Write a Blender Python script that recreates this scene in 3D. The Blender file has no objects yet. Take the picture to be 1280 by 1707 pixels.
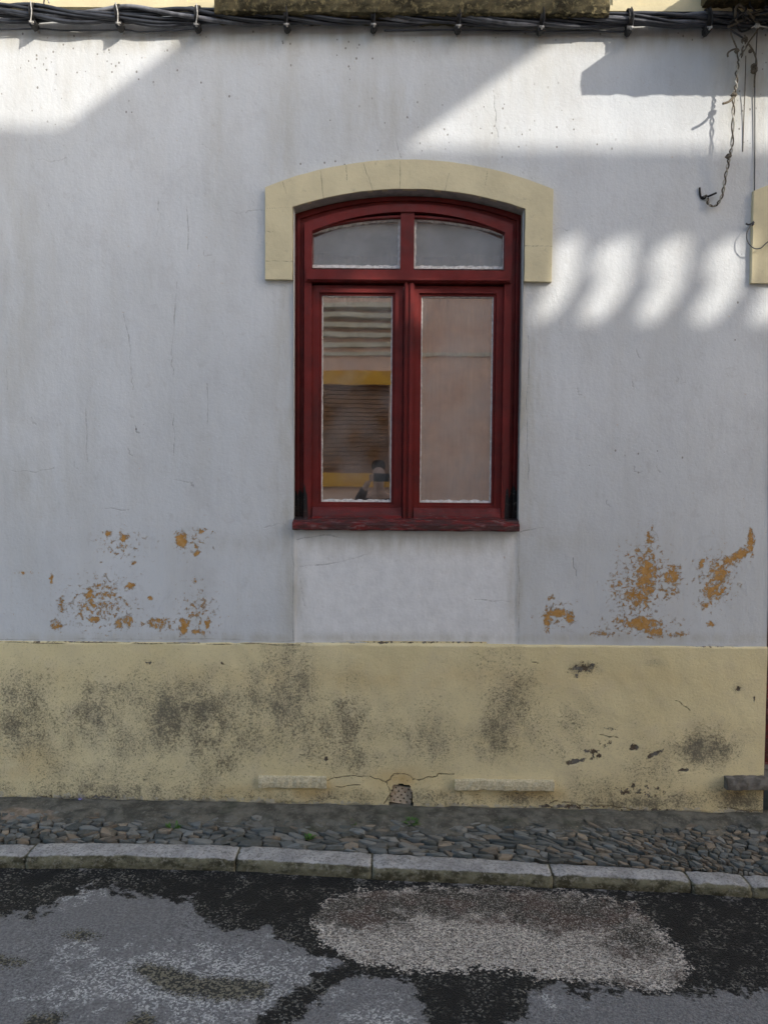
import bpy, bmesh, math, random
import numpy as np
from mathutils import Vector, Matrix, noise as mnoise
R_ = math.radians
random.seed(7); rng = np.random.default_rng(7)
SC = bpy.context.scene
COL = SC.collection

# ------------------------------------------------------------------ camera
CAM_D, CAM_H = 3.7, 1.617
PITCH, ROLL, F = 2.6, 0.43, 1280.0
cam_m = (Matrix.Translation((0, -CAM_D, CAM_H)) @ Matrix.Rotation(R_(90 - PITCH), 4, 'X') @ Matrix.Rotation(R_(ROLL), 4, 'Z'))
cd = bpy.data.cameras.new('camera'); cam = bpy.data.objects.new('camera', cd); COL.objects.link(cam)
cam.matrix_world = cam_m
cd.sensor_fit = 'HORIZONTAL'; cd.sensor_width = 36; cd.lens = 36; cd.clip_start = 0.02; cd.clip_end = 2000
SC.camera = cam

# ------------------------------------------------------------------ light
KX, KZ = 1.02, 0.73                       # shadow slide per metre of depth
sun_dir = Vector((KX, -1, KZ)).normalized()
ld = bpy.data.lights.new('sun', 'SUN'); ld.energy = 2.3; ld.angle = R_(0.5); ld.color = (1.0, 0.95, 0.87)
sun = bpy.data.objects.new('sun', ld); COL.objects.link(sun)
sun.rotation_euler = sun_dir.to_track_quat('Z', 'Y').to_euler(); sun.location = (6, -8, 9)
world = bpy.data.worlds.new('World'); SC.world = world; world.use_nodes = True
wn = world.node_tree; bg = wn.nodes['Background']
sky = wn.nodes.new('ShaderNodeTexSky'); sky.sky_type = 'NISHITA'; sky.sun_disc = False
sky.sun_elevation = math.asin(sun_dir.z); sky.sun_rotation = math.atan2(sun_dir.x, sun_dir.y)
sky.air_density = 1.0; sky.dust_density = 2.6; sky.ozone_density = 1.1
wn.links.new(sky.outputs[0], bg.inputs[0]); bg.inputs[1].default_value = 0.15
SC.view_settings.view_transform = 'Standard'; SC.view_settings.look = 'None'
SC.view_settings.exposure = 0.88; SC.view_settings.gamma = 1
SC.cycles.max_bounces = 8; SC.cycles.transparent_max_bounces = 12
try: SC.cycles.use_denoising = True
except Exception: pass

# ------------------------------------------------------------------ tracing helpers: photo position -> point on a real plane
RM = cam_m.to_3x3(); CO = cam_m.to_translation()
def ray(px, py): return RM @ Vector(((px - 640) / F, -(py - 853.5) / F, -1))
def W(px, py, y=0.0):
    d = ray(px, py); t = (y - CO.y) / d.y; p = CO + d * t
    return p.x, p.z
RMn = np.array(RM); COn = np.array(CO)
def to_px(x, y, z):
    P = np.stack([x - COn[0], y - COn[1], z - COn[2]], -1) @ RMn
    return 640 - F * P[..., 0] / P[..., 2], 853.5 + F * P[..., 1] / P[..., 2]
bl, br = W(0, 1334), W(1280, 1361)
GB = (br[1] - bl[1]) / (br[0] - bl[0]); GA = bl[1] - GB * bl[0]; GC = 0.03      # pavement plane z = GA + GB x + GC y
def pave_z(x, y): return GA + GB * x + GC * y
HK = 0.052
def road_z(x, y): return GA + GB * x - HK - GC * 0.55 - 0.012 * (y + 0.55)
def G(px, py, f=pave_z):
    d = ray(px, py); t = 3.0
    for _ in range(30):
        p = CO + d * t; e = p.z - f(p.x, p.y); t += e / max(1e-6, -d.z) * 0.9
    p = CO + d * t; return p.x, p.y

# ------------------------------------------------------------------ object helpers
def tag(o, label=None, cat=None, group=None, kind=None):
    if label: o['label'] = label
    if cat: o['category'] = cat
    if group: o['group'] = group
    if kind: o['kind'] = kind
    return o
def empty(name, loc=(0, 0, 0), parent=None):
    o = bpy.data.objects.new(name, None); COL.objects.link(o); o.location = loc; o.empty_display_size = 0.1
    if parent: o.parent = parent
    return o
def mobj(name, verts, faces, m, parent=None, smooth=False, loc=None):
    me = bpy.data.meshes.new(name); me.from_pydata([tuple(v) for v in verts], [], [tuple(f) for f in faces]); me.update()
    if m: me.materials.append(m)
    if smooth: me.polygons.foreach_set('use_smooth', [True] * len(me.polygons))
    o = bpy.data.objects.new(name, me); COL.objects.link(o)
    if parent:
        o.parent = parent
    return o
def bmobj(name, bm, m, parent=None, smooth=False, bevel=0, segs=2):
    if bevel:
        es = [e for e in bm.edges if len(e.link_faces) == 2 and e.calc_face_angle(0) > 0.5]
        bmesh.ops.bevel(bm, geom=es, offset=bevel, segments=segs, affect='EDGES', profile=0.6, clamp_overlap=True)
    bmesh.ops.recalc_face_normals(bm, faces=bm.faces[:])
    me = bpy.data.meshes.new(name); bm.to_mesh(me); bm.free()
    if m: me.materials.append(m)
    if smooth: me.polygons.foreach_set('use_smooth', [True] * len(me.polygons))
    o = bpy.data.objects.new(name, me); COL.objects.link(o)
    if parent: o.parent = parent
    return o
def add_box(bm, x0, x1, y0, y1, z0, z1, mtx=None):
    vs = [bm.verts.new((x, y, z)) for x in (x0, x1) for y in (y0, y1) for z in (z0, z1)]
    if mtx:
        for v in vs: v.co = mtx @ v.co
    for f in ((0, 1, 3, 2), (4, 6, 7, 5), (0, 4, 5, 1), (2, 3, 7, 6), (0, 2, 6, 4), (1, 5, 7, 3)): bm.faces.new([vs[i] for i in f])
def add_prism(bm, pts, y0, y1):
    """polygon of (x, z) extruded from y0 to y1"""
    a = [bm.verts.new((p[0], y0, p[1])) for p in pts]; b = [bm.verts.new((p[0], y1, p[1])) for p in pts]; n = len(pts)
    bm.faces.new(a); bm.faces.new(b[::-1])
    for i in range(n): bm.faces.new((a[i], b[i], b[(i + 1) % n], a[(i + 1) % n]))
def add_band(bm, inner, outer, y0, y1, closed=False):
    """strip between two equally long (x, z) paths, thickness y0..y1"""
    n = len(inner)
    q = [[bm.verts.new((p[0], y, p[1])) for p in path] for path in (inner, outer) for y in (y0, y1)]
    rngi = range(n if closed else n - 1)
    for i in rngi:
        j = (i + 1) % n
        bm.faces.new((q[0][i], q[0][j], q[2][j], q[2][i])); bm.faces.new((q[1][i], q[3][i], q[3][j], q[1][j]))
        bm.faces.new((q[0][i], q[1][i], q[1][j], q[0][j])); bm.faces.new((q[2][i], q[2][j], q[3][j], q[3][i]))
    if not closed:
        for i in (0, n - 1): bm.faces.new((q[0][i], q[2][i], q[3][i], q[1][i]))
def smooth_path(pts, n=6):
    pts = [Vector(p) for p in pts]; out = []
    for i in range(len(pts) - 1):
        p0 = pts[max(i - 1, 0)]; p1 = pts[i]; p2 = pts[i + 1]; p3 = pts[min(i + 2, len(pts) - 1)]
        for k in range(n):
            t = k / n
            out.append(0.5 * ((2 * p1) + (-p0 + p2) * t + (2 * p0 - 5 * p1 + 4 * p2 - p3) * t * t + (-p0 + 3 * p1 - 3 * p2 + p3) * t ** 3))
    out.append(pts[-1]); return out
def add_tube(bm, path, r, seg=8):
    path = [Vector(p) for p in path]; n = len(path); rings = []
    up = Vector((0, 0, 1)); t0 = (path[1] - path[0]).normalized()
    if abs(t0.dot(up)) > 0.9: up = Vector((1, 0, 0))
    nrm = t0.cross(up).normalized()
    for i, p in enumerate(path):
        t = (path[min(i + 1, n - 1)] - path[max(i - 1, 0)]).normalized()
        nrm = (nrm - t * nrm.dot(t)).normalized(); b = t.cross(nrm)
        rr = r(i / (n - 1)) if callable(r) else r
        rings.append([bm.verts.new(p + (nrm * math.cos(a) + b * math.sin(a)) * rr) for a in [2 * math.pi * k / seg for k in range(seg)]])
    for i in range(n - 1):
        for k in range(seg): bm.faces.new((rings[i][k], rings[i][(k + 1) % seg], rings[i + 1][(k + 1) % seg], rings[i + 1][k]))
    bm.faces.new(rings[0][::-1]); bm.faces.new(rings[-1])

# ------------------------------------------------------------------ node helpers
class Mat:
    def __init__(s, name):
        s.m = bpy.data.materials.new(name); s.m.use_nodes = True; s.t = s.m.node_tree; s.b = s.t.nodes['Principled BSDF']
        s.tc = s.t.nodes.new('ShaderNodeTexCoord').outputs['Object']
    def put(s, sock, v):
        if isinstance(v, bpy.types.NodeSocket): s.t.links.new(v, sock)
        elif isinstance(v, tuple) and len(v) == 3 and sock.type == 'RGBA': sock.default_value = (*v, 1)
        else: sock.default_value = v
    def math(s, op, a, b=0.0, c=None, clamp=False):
        n = s.t.nodes.new('ShaderNodeMath'); n.operation = op; n.use_clamp = clamp
        s.put(n.inputs[0], a); s.put(n.inputs[1], b)
        if c is not None: s.put(n.inputs[2], c)
        return n.outputs[0]
    def mix(s, f, a, b, mode='MIX'):
        n = s.t.nodes.new('ShaderNodeMix'); n.data_type = 'RGBA'; n.blend_type = mode
        s.put(n.inputs[0], f); s.put(n.inputs[6], a); s.put(n.inputs[7], b); return n.outputs[2]
    def noise(s, scale, detail=4, rough=0.55, stretch=None, off=(0, 0, 0), dist=0.0):
        v = s.tc
        mp = s.t.nodes.new('ShaderNodeMapping'); s.t.links.new(v, mp.inputs[0]); mp.inputs['Location'].default_value = off
        mp.inputs['Scale'].default_value = stretch or (1, 1, 1)
        n = s.t.nodes.new('ShaderNodeTexNoise'); s.t.links.new(mp.outputs[0], n.inputs['Vector'])
        n.inputs['Scale'].default_value = scale; n.inputs['Detail'].default_value = detail; n.inputs['Roughness'].default_value = rough
        n.inputs['Distortion'].default_value = dist
        return n.outputs[0]
    def voro(s, scale, feature='F1', out='Distance', stretch=None, rnd=1.0):
        mp = s.t.nodes.new('ShaderNodeMapping'); s.t.links.new(s.tc, mp.inputs[0]); mp.inputs['Scale'].default_value = stretch or (1, 1, 1)
        n = s.t.nodes.new('ShaderNodeTexVoronoi'); n.feature = feature; s.t.links.new(mp.outputs[0], n.inputs['Vector'])
        n.inputs['Scale'].default_value = scale; n.inputs['Randomness'].default_value = rnd
        return n.outputs[out]
    def ss(s, v, lo, hi, a=0.0, b=1.0, kind='SMOOTHSTEP'):
        n = s.t.nodes.new('ShaderNodeMapRange'); n.interpolation_type = kind
        s.put(n.inputs[0], v); n.inputs[1].default_value = lo; n.inputs[2].default_value = hi; n.inputs[3].default_value = a; n.inputs[4].default_value = b
        return n.outputs[0]
    def attr(s, name):
        n = s.t.nodes.new('ShaderNodeAttribute'); n.attribute_name = name; return n.outputs['Fac']
    def attrc(s, name):
        n = s.t.nodes.new('ShaderNodeAttribute'); n.attribute_name = name; return n.outputs['Color']
    def sep(s, v=None):
        n = s.t.nodes.new('ShaderNodeSeparateXYZ'); s.t.links.new(v or s.tc, n.inputs[0]); return n.outputs
    def normal(s):
        n = s.t.nodes.new('ShaderNodeNewGeometry'); return n.outputs['Normal']
    def bump(s, h, dist=0.002, strength=1.0, prev=None):
        n = s.t.nodes.new('ShaderNodeBump'); n.inputs['Strength'].default_value = strength; n.inputs['Distance'].default_value = dist
        s.put(n.inputs['Height'], h)
        if prev: s.t.links.new(prev, n.inputs['Normal'])
        return n.outputs[0]
    def out(s, col, rough=0.9, normal=None, spec=0.3, metal=0.0):
        s.put(s.b.inputs['Base Color'], col); s.put(s.b.inputs['Roughness'], rough); s.b.inputs['Specular IOR Level'].default_value = spec
        s.b.inputs['Metallic'].default_value = metal
        if normal: s.t.links.new(normal, s.b.inputs['Normal'])
        return s.m

# ------------------------------------------------------------------ materials
def mat_wall():
    M = Mat('lime_plaster')
    n1 = M.noise(1.3, 5); n2 = M.noise(6, 5, stretch=(1, 1, 0.25)); n3 = M.noise(14, 6, 0.6, stretch=(1.8, 1, 0.12), off=(3, 0, 1)); nf = M.noise(90, 4, 0.6)
    base = M.mix(M.ss(n1, .3, .7), (0.605, 0.622, 0.625), (0.68, 0.697, 0.702))
    base = M.mix(M.ss(n2, .42, .68, 0, .4), base, (0.565, 0.565, 0.545)); base = M.mix(M.ss(M.noise(4.5, 7, .7, off=(9, 2, 4)), .5, .64, 0, .3), base, (0.54, 0.54, 0.54)); base = M.mix(M.ss(M.noise(13, 7, .7, off=(1, 2, 9), dist=.6), .56, .68, 0, .32), base, (0.50, 0.495, 0.48))
    base = M.mix(M.ss(n3, .5, .78, 0, .28), base, (0.58, 0.575, 0.55))
    base = M.mix(M.ss(nf, .55, .85, 0, .35), base, (0.5, 0.5, 0.49))
    base = M.mix(M.attr('panel'), base, M.mix(M.ss(M.noise(16, 6, .65, off=(4, 4, 1)), .3, .7), (0.74, 0.74, 0.73), (0.83, 0.83, 0.82)))
    st = M.attr('stain')
    base = M.mix(M.math('MULTIPLY', st, M.ss(M.noise(9, 5, .6, stretch=(1.6, 1, .3)), .25, .7), clamp=True), base, (0.44, 0.41, 0.33))
    # dark flecks where the grime gathers
    vr = M.sep(M.voro(62, out='Color', stretch=(1, 1, .75)))[0]; dots = M.ss(M.math('SUBTRACT', M.voro(62, stretch=(1, 1, .75)), M.math('MULTIPLY', vr, .16)), .10, .16, 1, 0)
    rare = M.ss(M.math('SUBTRACT', M.math('ADD', M.math('MULTIPLY', M.attr('fleck'), .17), .006), M.sep(M.voro(62, out='Color', stretch=(1, 1, .75)))[1]), 0, .02)
    base = M.mix(M.math('MULTIPLY', M.math('MULTIPLY', dots, rare), .75), base, (0.17, 0.155, 0.13))
    # paint gone: ochre coat underneath
    g = M.math('ADD', M.attr('ochre'), M.math('MULTIPLY', M.math('SUBTRACT', M.noise(42, 9, .82, dist=.35), .5), 3.9))
    om = M.ss(g, .62, .66)
    edge = M.math('SUBTRACT', M.ss(g, .40, .62), om, clamp=True)
    och = M.mix(M.ss(M.noise(45, 4), .3, .7), (0.46, 0.23, 0.055), (0.58, 0.34, 0.13))
    och = M.mix(M.ss(M.noise(120, 3, .6, off=(5, 5, 5)), .55, .7, 0, .6), och, (0.30, 0.22, 0.14))
    base = M.mix(M.math('MULTIPLY', edge, .45), base, (0.36, 0.32, 0.26))
    base = M.mix(om, base, och)
    # cracks: distance to the traced line, in metres
    cd_ = M.math('ADD', M.attr('crack'), M.math('MULTIPLY', M.math('SUBTRACT', M.noise(60, 3, .7), .5), .009))
    cm = M.ss(cd_, .0012, .0042, 1, 0)
    cm = M.math('MULTIPLY', cm, M.ss(M.noise(9, 3, off=(1, 2, 3)), .38, .62, .10, .42))
    base = M.mix(cm, base, (0.2, 0.19, 0.18))
    h = M.math('ADD', M.math('MULTIPLY', M.noise(70, 5, .65), .5), M.math('MULTIPLY', M.noise(17, 5, .6, stretch=(1, 1, .5)), 1.0))
    pit = M.ss(M.voro(38), .0, .12, -0.6, 0)
    h = M.math('ADD', h, M.math('MULTIPLY', pit, M.ss(M.noise(6, 2, off=(9, 1, 1)), .5, .62)))
    h = M.math('SUBTRACT', h, M.math('MULTIPLY', om, .7)); h = M.math('SUBTRACT', h, M.math('MULTIPLY', cm, .8))
    return M.out(base, .92, M.bump(h, .0045, .85), .2)
def mat_dado():
    M = Mat('cream_dado')
    n1 = M.noise(2.0, 5); n2 = M.noise(9, 5)
    base = M.mix(M.ss(n1, .3, .7), (0.76, 0.65, 0.37), (0.84, 0.73, 0.44))
    base = M.mix(M.ss(n2, .45, .75, 0, .55), base, (0.72, 0.62, 0.40))
    base = M.mix(M.math('MULTIPLY', M.attr('stain'), M.ss(M.noise(7, 4, off=(2, 2, 2)), .25, .7), clamp=True), base, (0.62, 0.44, 0.19))
    gr = M.attr('grime')
    big = M.noise(4.5, 7, .68, off=(1, 8, 3)); gr = M.math('MULTIPLY', gr, M.math('MULTIPLY', M.ss(big, .30, .68, .55, 1.2), M.ss(M.noise(11, 6, .7, stretch=(1.1, 1, .7), off=(2, 9, 9)), .33, .62, .72, 1.15))); 
    base = M.mix(M.math('MULTIPLY', M.ss(gr, .05, 1.2, 0, .8), M.ss(M.noise(20, 6, .7), .25, .7, .5, 1), clamp=True), base, (0.34, 0.30, 0.225))
    a = M.math('ADD', M.math('MULTIPLY', gr, .22), M.math('MULTIPLY', M.noise(95, 6, .8), .95)); sp = M.ss(a, .60, .68)
    a2 = M.math('ADD', M.math('MULTIPLY', gr, .18), M.math('MULTIPLY', M.noise(190, 4, .8, off=(4, 4, 4)), .95)); sp2 = M.ss(a2, .56, .68)
    spc = M.mix(M.ss(M.noise(3, 3, off=(7, 7, 7)), .4, .6), (0.075, 0.065, 0.05), (0.11, 0.105, 0.085))
    base = M.mix(M.math('MULTIPLY', sp2, .5), base, spc); base = M.mix(M.math('MULTIPLY', sp, .6), base, spc)
    # chips in the render coat
    g = M.math('ADD', M.attr('chip'), M.math('MULTIPLY', M.math('SUBTRACT', M.noise(45, 6, .7), .5), 1.9)); cm_ = M.ss(g, .56, .62)
    base = M.mix(cm_, base, M.mix(M.ss(M.noise(30, 3), .4, .6), (0.13, 0.10, 0.07), (0.2, 0.19, 0.17)))
    w = M.math('ADD', M.attr('low'), M.math('MULTIPLY', M.math('SUBTRACT', M.noise(32, 6, .7, off=(3, 1, 6)), .5), 1.6)); wm = M.ss(w, .68, .78)
    base = M.mix(M.math('MULTIPLY', wm, .7), base, (0.5, 0.47, 0.40))
    cd_ = M.math('ADD', M.attr('crack'), M.math('MULTIPLY', M.math('SUBTRACT', M.noise(60, 3, .7), .5), .006))
    ck = M.ss(cd_, .0012, .0035, 1, 0); base = M.mix(M.math('MULTIPLY', ck, .75), base, (0.14, 0.105, 0.06))
    h = M.math('ADD', M.math('MULTIPLY', M.noise(85, 5, .65), .6), M.math('MULTIPLY', M.noise(18, 5, .6), 1.0))
    h = M.math('SUBTRACT', h, M.math('MULTIPLY', sp, .35)); h = M.math('SUBTRACT', h, M.math('MULTIPLY', cm_, 1.0)); h = M.math('SUBTRACT', h, M.math('MULTIPLY', ck, 1.2))
    return M.out(base, .95, M.bump(h, .005, .85), .15)
def mat_cream(name='cream_lime_wash', col=(0.68, 0.60, 0.39)):
    M = Mat(name)
    base = M.mix(M.ss(M.noise(7, 5), .3, .7), tuple(c * .92 for c in col), tuple(c * 1.05 for c in col))
    base = M.mix(M.ss(M.noise(30, 5, .65, off=(2, 0, 0)), .58, .8, 0, .5), base, (0.33, 0.29, 0.2))
    cd_ = M.math('ADD', M.attr('crack'), M.math('MULTIPLY', M.math('SUBTRACT', M.noise(60, 3, .7), .5), .004))
    ck = M.math('MULTIPLY', M.ss(cd_, .0012, .0038, 1, 0), M.ss(M.noise(15, 2), .35, .55, .15, .5)); base = M.mix(ck, base, (0.13, 0.11, 0.08))
    h = M.math('ADD', M.noise(60, 5, .6), M.math('MULTIPLY', M.noise(12, 4), 1.5)); h = M.math('SUBTRACT', h, M.math('MULTIPLY', ck, .8))
    return M.out(base, .9, M.bump(h, .0025, .6), .2)
def mat_moss():
    M = Mat('mossy_stone')
    base = M.mix(M.ss(M.noise(9, 6, .65, stretch=(.6, 1, 1.5)), .38, .62), (0.035, 0.03, 0.018), (0.12, 0.10, 0.055))
    base = M.mix(M.ss(M.noise(40, 5, .7, off=(2, 2, 2)), .5, .66), base, (0.2, 0.165, 0.085))
    return M.out(base, .95, M.bump(M.noise(45, 6, .7), .008, 1), .1)
def mat_paint(name='oxblood_paint', dark=0.0):
    M = Mat(name); x, y, z = M.sep()
    base = M.mix(M.ss(M.noise(7, 4), .3, .7), (0.125, 0.0105, 0.0085), (0.175, 0.0145, 0.012))
    base = M.mix(M.ss(M.noise(45, 5, .7, stretch=(1, 1, .3)), .56, .75, 0, .5), base, (0.05, 0.012, 0.012))
    base = M.mix(M.ss(M.noise(3.5, 6, .7, off=(3, 3, 8)), .48, .66, 0, .55), base, (0.06, 0.014, 0.013)); low = M.ss(z, SILL_Z + .02, SILL_Z + .16, 1, 0)
    # bare, rotten foot of the jambs
    jl = M.ss(M.math('ABSOLUTE', M.math('SUBTRACT', x, MID_X)), HALF_W - .075, HALF_W - .055)
    rot = M.math('ADD', M.math('MULTIPLY', M.math('MULTIPLY', jl, M.ss(z, SILL_Z - .0, SILL_Z + .36, 1, 0)), 1.25), M.math('MULTIPLY', M.math('SUBTRACT', M.noise(16, 6, .6, stretch=(1.6, 1, .25)), .5), 1.3))
    rm = M.math('MULTIPLY', M.ss(rot, .55, .66), M.ss(z, SILL_Z + .045, SILL_Z + .05)); base = M.mix(rm, base, M.mix(M.ss(M.noise(60, 4), .60, .68), (0.012, 0.011, 0.011), (0.12, 0.11, 0.105)))
    # weathered flakes towards the bottom rail
    fl = M.math('ADD', M.math('MULTIPLY', low, .20), M.noise(55, 6, .75, stretch=(.35, 1, 1.6), off=(1, 5, 2)))
    fm = M.ss(fl, .72, .76); base = M.mix(M.math('MULTIPLY', fm, .5), base, (0.30, 0.21, 0.20))
    f2 = M.ss(M.noise(70, 5, .7, off=(8, 1, 2), stretch=(1.3, 1, .5)), .74, .78); base = M.mix(M.math('MULTIPLY', f2, .7), base, (0.4, 0.33, 0.31))
    dk = M.math('MULTIPLY', low, M.ss(M.noise(25, 5, .7, stretch=(.4, 1, 1.5)), .38, .56, 0, .85)); base = M.mix(dk, base, (0.045, 0.02, 0.018))
    h = M.math('ADD', M.noise(60, 5, .65, stretch=(1, 1, .25)), M.math('MULTIPLY', fm, -.8))
    return M.out(base, M.ss(M.noise(20, 4), .3, .7, .45, .7), M.bump(h, .0015, .6), .32)
def mat_simple(name, c1, c2, scale=20, rough=.8, bump=.002, spec=.3, metal=0.0, stretch=None, detail=5):
    M = Mat(name); n = M.noise(scale, detail, .62, stretch=stretch)
    return M.out(M.mix(M.ss(n, .35, .65), c1, c2), rough, M.bump(M.noise(scale * 2.2, 5, .6, stretch=stretch), bump, .7), spec, metal)
def mat_glass():
    m = bpy.data.materials.new('dusty_window_glass'); m.use_nodes = True; t = m.node_tree; t.nodes.clear()
    o = t.nodes.new('ShaderNodeOutputMaterial'); tr = t.nodes.new('ShaderNodeBsdfTransparent'); tr.inputs[0].default_value = (.93, .92, .9, 1)
    gl = t.nodes.new('ShaderNodeBsdfGlossy'); gl.inputs['Roughness'].default_value = .018; gl.inputs[0].default_value = (.95, .93, .9, 1)
    df = t.nodes.new('ShaderNodeBsdfDiffuse'); df.inputs[0].default_value = (.42, .42, .42, 1)
    tc = t.nodes.new('ShaderNodeTexCoord'); nz = t.nodes.new('ShaderNodeTexNoise'); nz.inputs['Scale'].default_value = 3.0; nz.inputs['Detail'].default_value = 2
    t.links.new(tc.outputs['Object'], nz.inputs['Vector']); bp = t.nodes.new('ShaderNodeBump'); bp.inputs['Distance'].default_value = .0008; bp.inputs['Strength'].default_value = .5
    t.links.new(nz.outputs[0], bp.inputs['Height']); t.links.new(bp.outputs[0], gl.inputs['Normal'])
    a = t.nodes.new('ShaderNodeMixShader'); a.inputs[0].default_value = .40; t.links.new(tr.outputs[0], a.inputs[1]); t.links.new(gl.outputs[0], a.inputs[2])
    b = t.nodes.new('ShaderNodeMixShader'); t.links.new(a.outputs[0], b.inputs[1]); t.links.new(df.outputs[0], b.inputs[2])
    n2 = t.nodes.new('ShaderNodeTexNoise'); n2.inputs['Scale'].default_value = 7; n2.inputs['Detail'].default_value = 6; t.links.new(tc.outputs['Object'], n2.inputs['Vector'])
    at = t.nodes.new('ShaderNodeAttribute'); at.attribute_name = 'dust'; 
    mr = t.nodes.new('ShaderNodeMapRange'); mr.inputs[1].default_value = .3; mr.inputs[2].default_value = .8; mr.inputs[3].default_value = .0; mr.inputs[4].default_value = .26
    t.links.new(n2.outputs[0], mr.inputs[0]); ad = t.nodes.new('ShaderNodeMath'); ad.operation = 'ADD'; t.links.new(mr.outputs[0], ad.inputs[0]); t.links.new(at.outputs['Fac'], ad.inputs[1])
    t.links.new(ad.outputs[0], b.inputs[0]); t.links.new(b.outputs[0], o.inputs[0]); return m
def mat_road():
    M = Mat('worn_asphalt')
    sc = (1, 1, 1)
    vc = M.voro(150, out='Color'); vs = M.sep(vc)[0]; vd = M.voro(150); vf = M.sep(M.voro(230, out='Color'))[1]
    fine = M.noise(105, 5, .85); big = M.noise(3, 5)
    # old grey surface, fines worn off unevenly so pale stones show
    grey = M.mix(M.ss(fine, .36, .66), (0.11, 0.106, 0.10), (0.37, 0.357, 0.335))
    grey = M.mix(M.ss(big, .35, .65, 0, .45), grey, (0.22, 0.212, 0.198))
    pale = M.math('MULTIPLY', M.ss(vs, .52, .62), M.ss(M.math('ADD', M.attr('pale'), M.math('MULTIPLY', M.noise(14, 7, .75), 1.3)), .80, .98))
    grey = M.mix(pale, grey, M.mix(vf, (0.36, 0.35, 0.32), (0.75, 0.73, 0.68)))
    # dark open-textured surface
    dark = M.mix(M.ss(fine, .4, .75), (0.009, 0.009, 0.0085), (0.038, 0.037, 0.034))
    dark = M.mix(M.math('MULTIPLY', M.ss(vs, .76, .8), M.ss(M.noise(10, 4, .6, off=(4, 0, 0)), .40, .62)), dark, M.mix(vf, (0.11, 0.105, 0.09), (0.34, 0.32, 0.26)))
    dsd = M.math('ADD', M.attr('dark'), M.math('MULTIPLY', M.math('SUBTRACT', M.noise(13, 8, .72), .5), 105.0))
    dsd = M.math('ADD', dsd, M.math('MULTIPLY', M.math('SUBTRACT', vs, .5), 6.0)); dsd = M.math('ADD', dsd, M.math('MULTIPLY', M.math('SUBTRACT', M.noise(45, 6, .75, off=(3, 9, 0)), .5), 40.0)); dm = M.ss(dsd, -1.6, 1.6)
    # patch of loose tan chippings
    tan = M.mix(vs, (0.32, 0.275, 0.225), (0.92, 0.83, 0.70)); tan = M.mix(M.ss(vf, .8, .85, 0, .8), tan, (0.07, 0.06, 0.05))
    dz = M.math('ADD', M.attr('tandark'), M.math('MULTIPLY', M.math('SUBTRACT', M.noise(15, 6, .75, off=(1, 7, 0)), .5), 2.0))
    tan = M.mix(M.math('MULTIPLY', M.ss(dz, .3, .75), M.ss(vf, .05, .45, .35, .95)), tan, M.mix(M.ss(M.noise(8, 3), .45, .6), (0.06, 0.052, 0.038), (0.10, 0.065, 0.048)))
    tsd = M.math('ADD', M.attr('tan'), M.math('MULTIPLY', M.math('SUBTRACT', M.noise(16, 8, .78, off=(0, 3, 0)), .5), 70.0)); tsd = M.math('ADD', tsd, M.math('MULTIPLY', M.math('SUBTRACT', vs, .5), 12.0)); tm = M.ss(tsd, -2, 2)
    msd = M.math('ADD', M.attr('moss'), M.math('MULTIPLY', M.math('SUBTRACT', M.noise(24, 7, .78, off=(6, 3, 0)), .5), 40.0)); msd = M.math('ADD', msd, M.math('MULTIPLY', M.math('SUBTRACT', vf, .5), 12.0)); mm = M.ss(msd, -2, 2)
    col = M.mix(dm, grey, dark); col = M.mix(M.math('MULTIPLY', mm, .85), col, M.mix(M.ss(vs, .4, .8), (0.02, 0.019, 0.011), (0.19, 0.165, 0.09))); col = M.mix(tm, col, tan)
    peb = M.ss(vd, 0, .75, 1, 0)
    h = M.math('ADD', M.math('MULTIPLY', peb, M.ss(M.math('ADD', tm, M.math('MULTIPLY', dm, .8)), 0, 1, .35, 1)), M.math('MULTIPLY', M.noise(30, 5, .6), .8))
    h = M.math('SUBTRACT', h, M.math('MULTIPLY', dm, .8))
    rough = M.ss(M.math('MULTIPLY', dm, M.math('SUBTRACT', 1.0, tm)), 0, 1, .92, .62)
    return M.out(col, rough, M.bump(h, .008, 1.0), .35)
def mat_pave():
    M = Mat('mossy_cement_bed')
    base = M.mix(M.ss(M.noise(14, 6, .65), .35, .65), (0.085, 0.082, 0.066), (0.19, 0.18, 0.145))
    base = M.mix(M.ss(M.noise(70, 5, .7, off=(2, 0, 0)), .55, .7), base, (0.24, 0.23, 0.19))
    base = M.mix(M.ss(M.noise(5, 4, off=(0, 4, 1)), .55, .7, 0, .5), base, (0.05, 0.06, 0.035))
    b = M.math('ADD', M.attr('brown'), M.math('MULTIPLY', M.math('SUBTRACT', M.noise(18, 5), .5), .8))
    base = M.mix(M.ss(b, .45, .6), base, M.mix(M.ss(M.noise(30, 5), .35, .65), (0.2, 0.16, 0.11), (0.32, 0.26, 0.2)))
    base = M.mix(M.ss(M.attr('joint'), .4, .9), base, M.mix(M.ss(M.noise(40, 5, .7, off=(1, 1, 1)), .4, .65), (0.03, 0.029, 0.022), (0.17, 0.155, 0.115)))
    return M.out(base, .95, M.bump(M.math('ADD', M.noise(60, 6, .7), M.math('MULTIPLY', M.noise(14, 4), 1.5)), .008, .9), .2)
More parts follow.
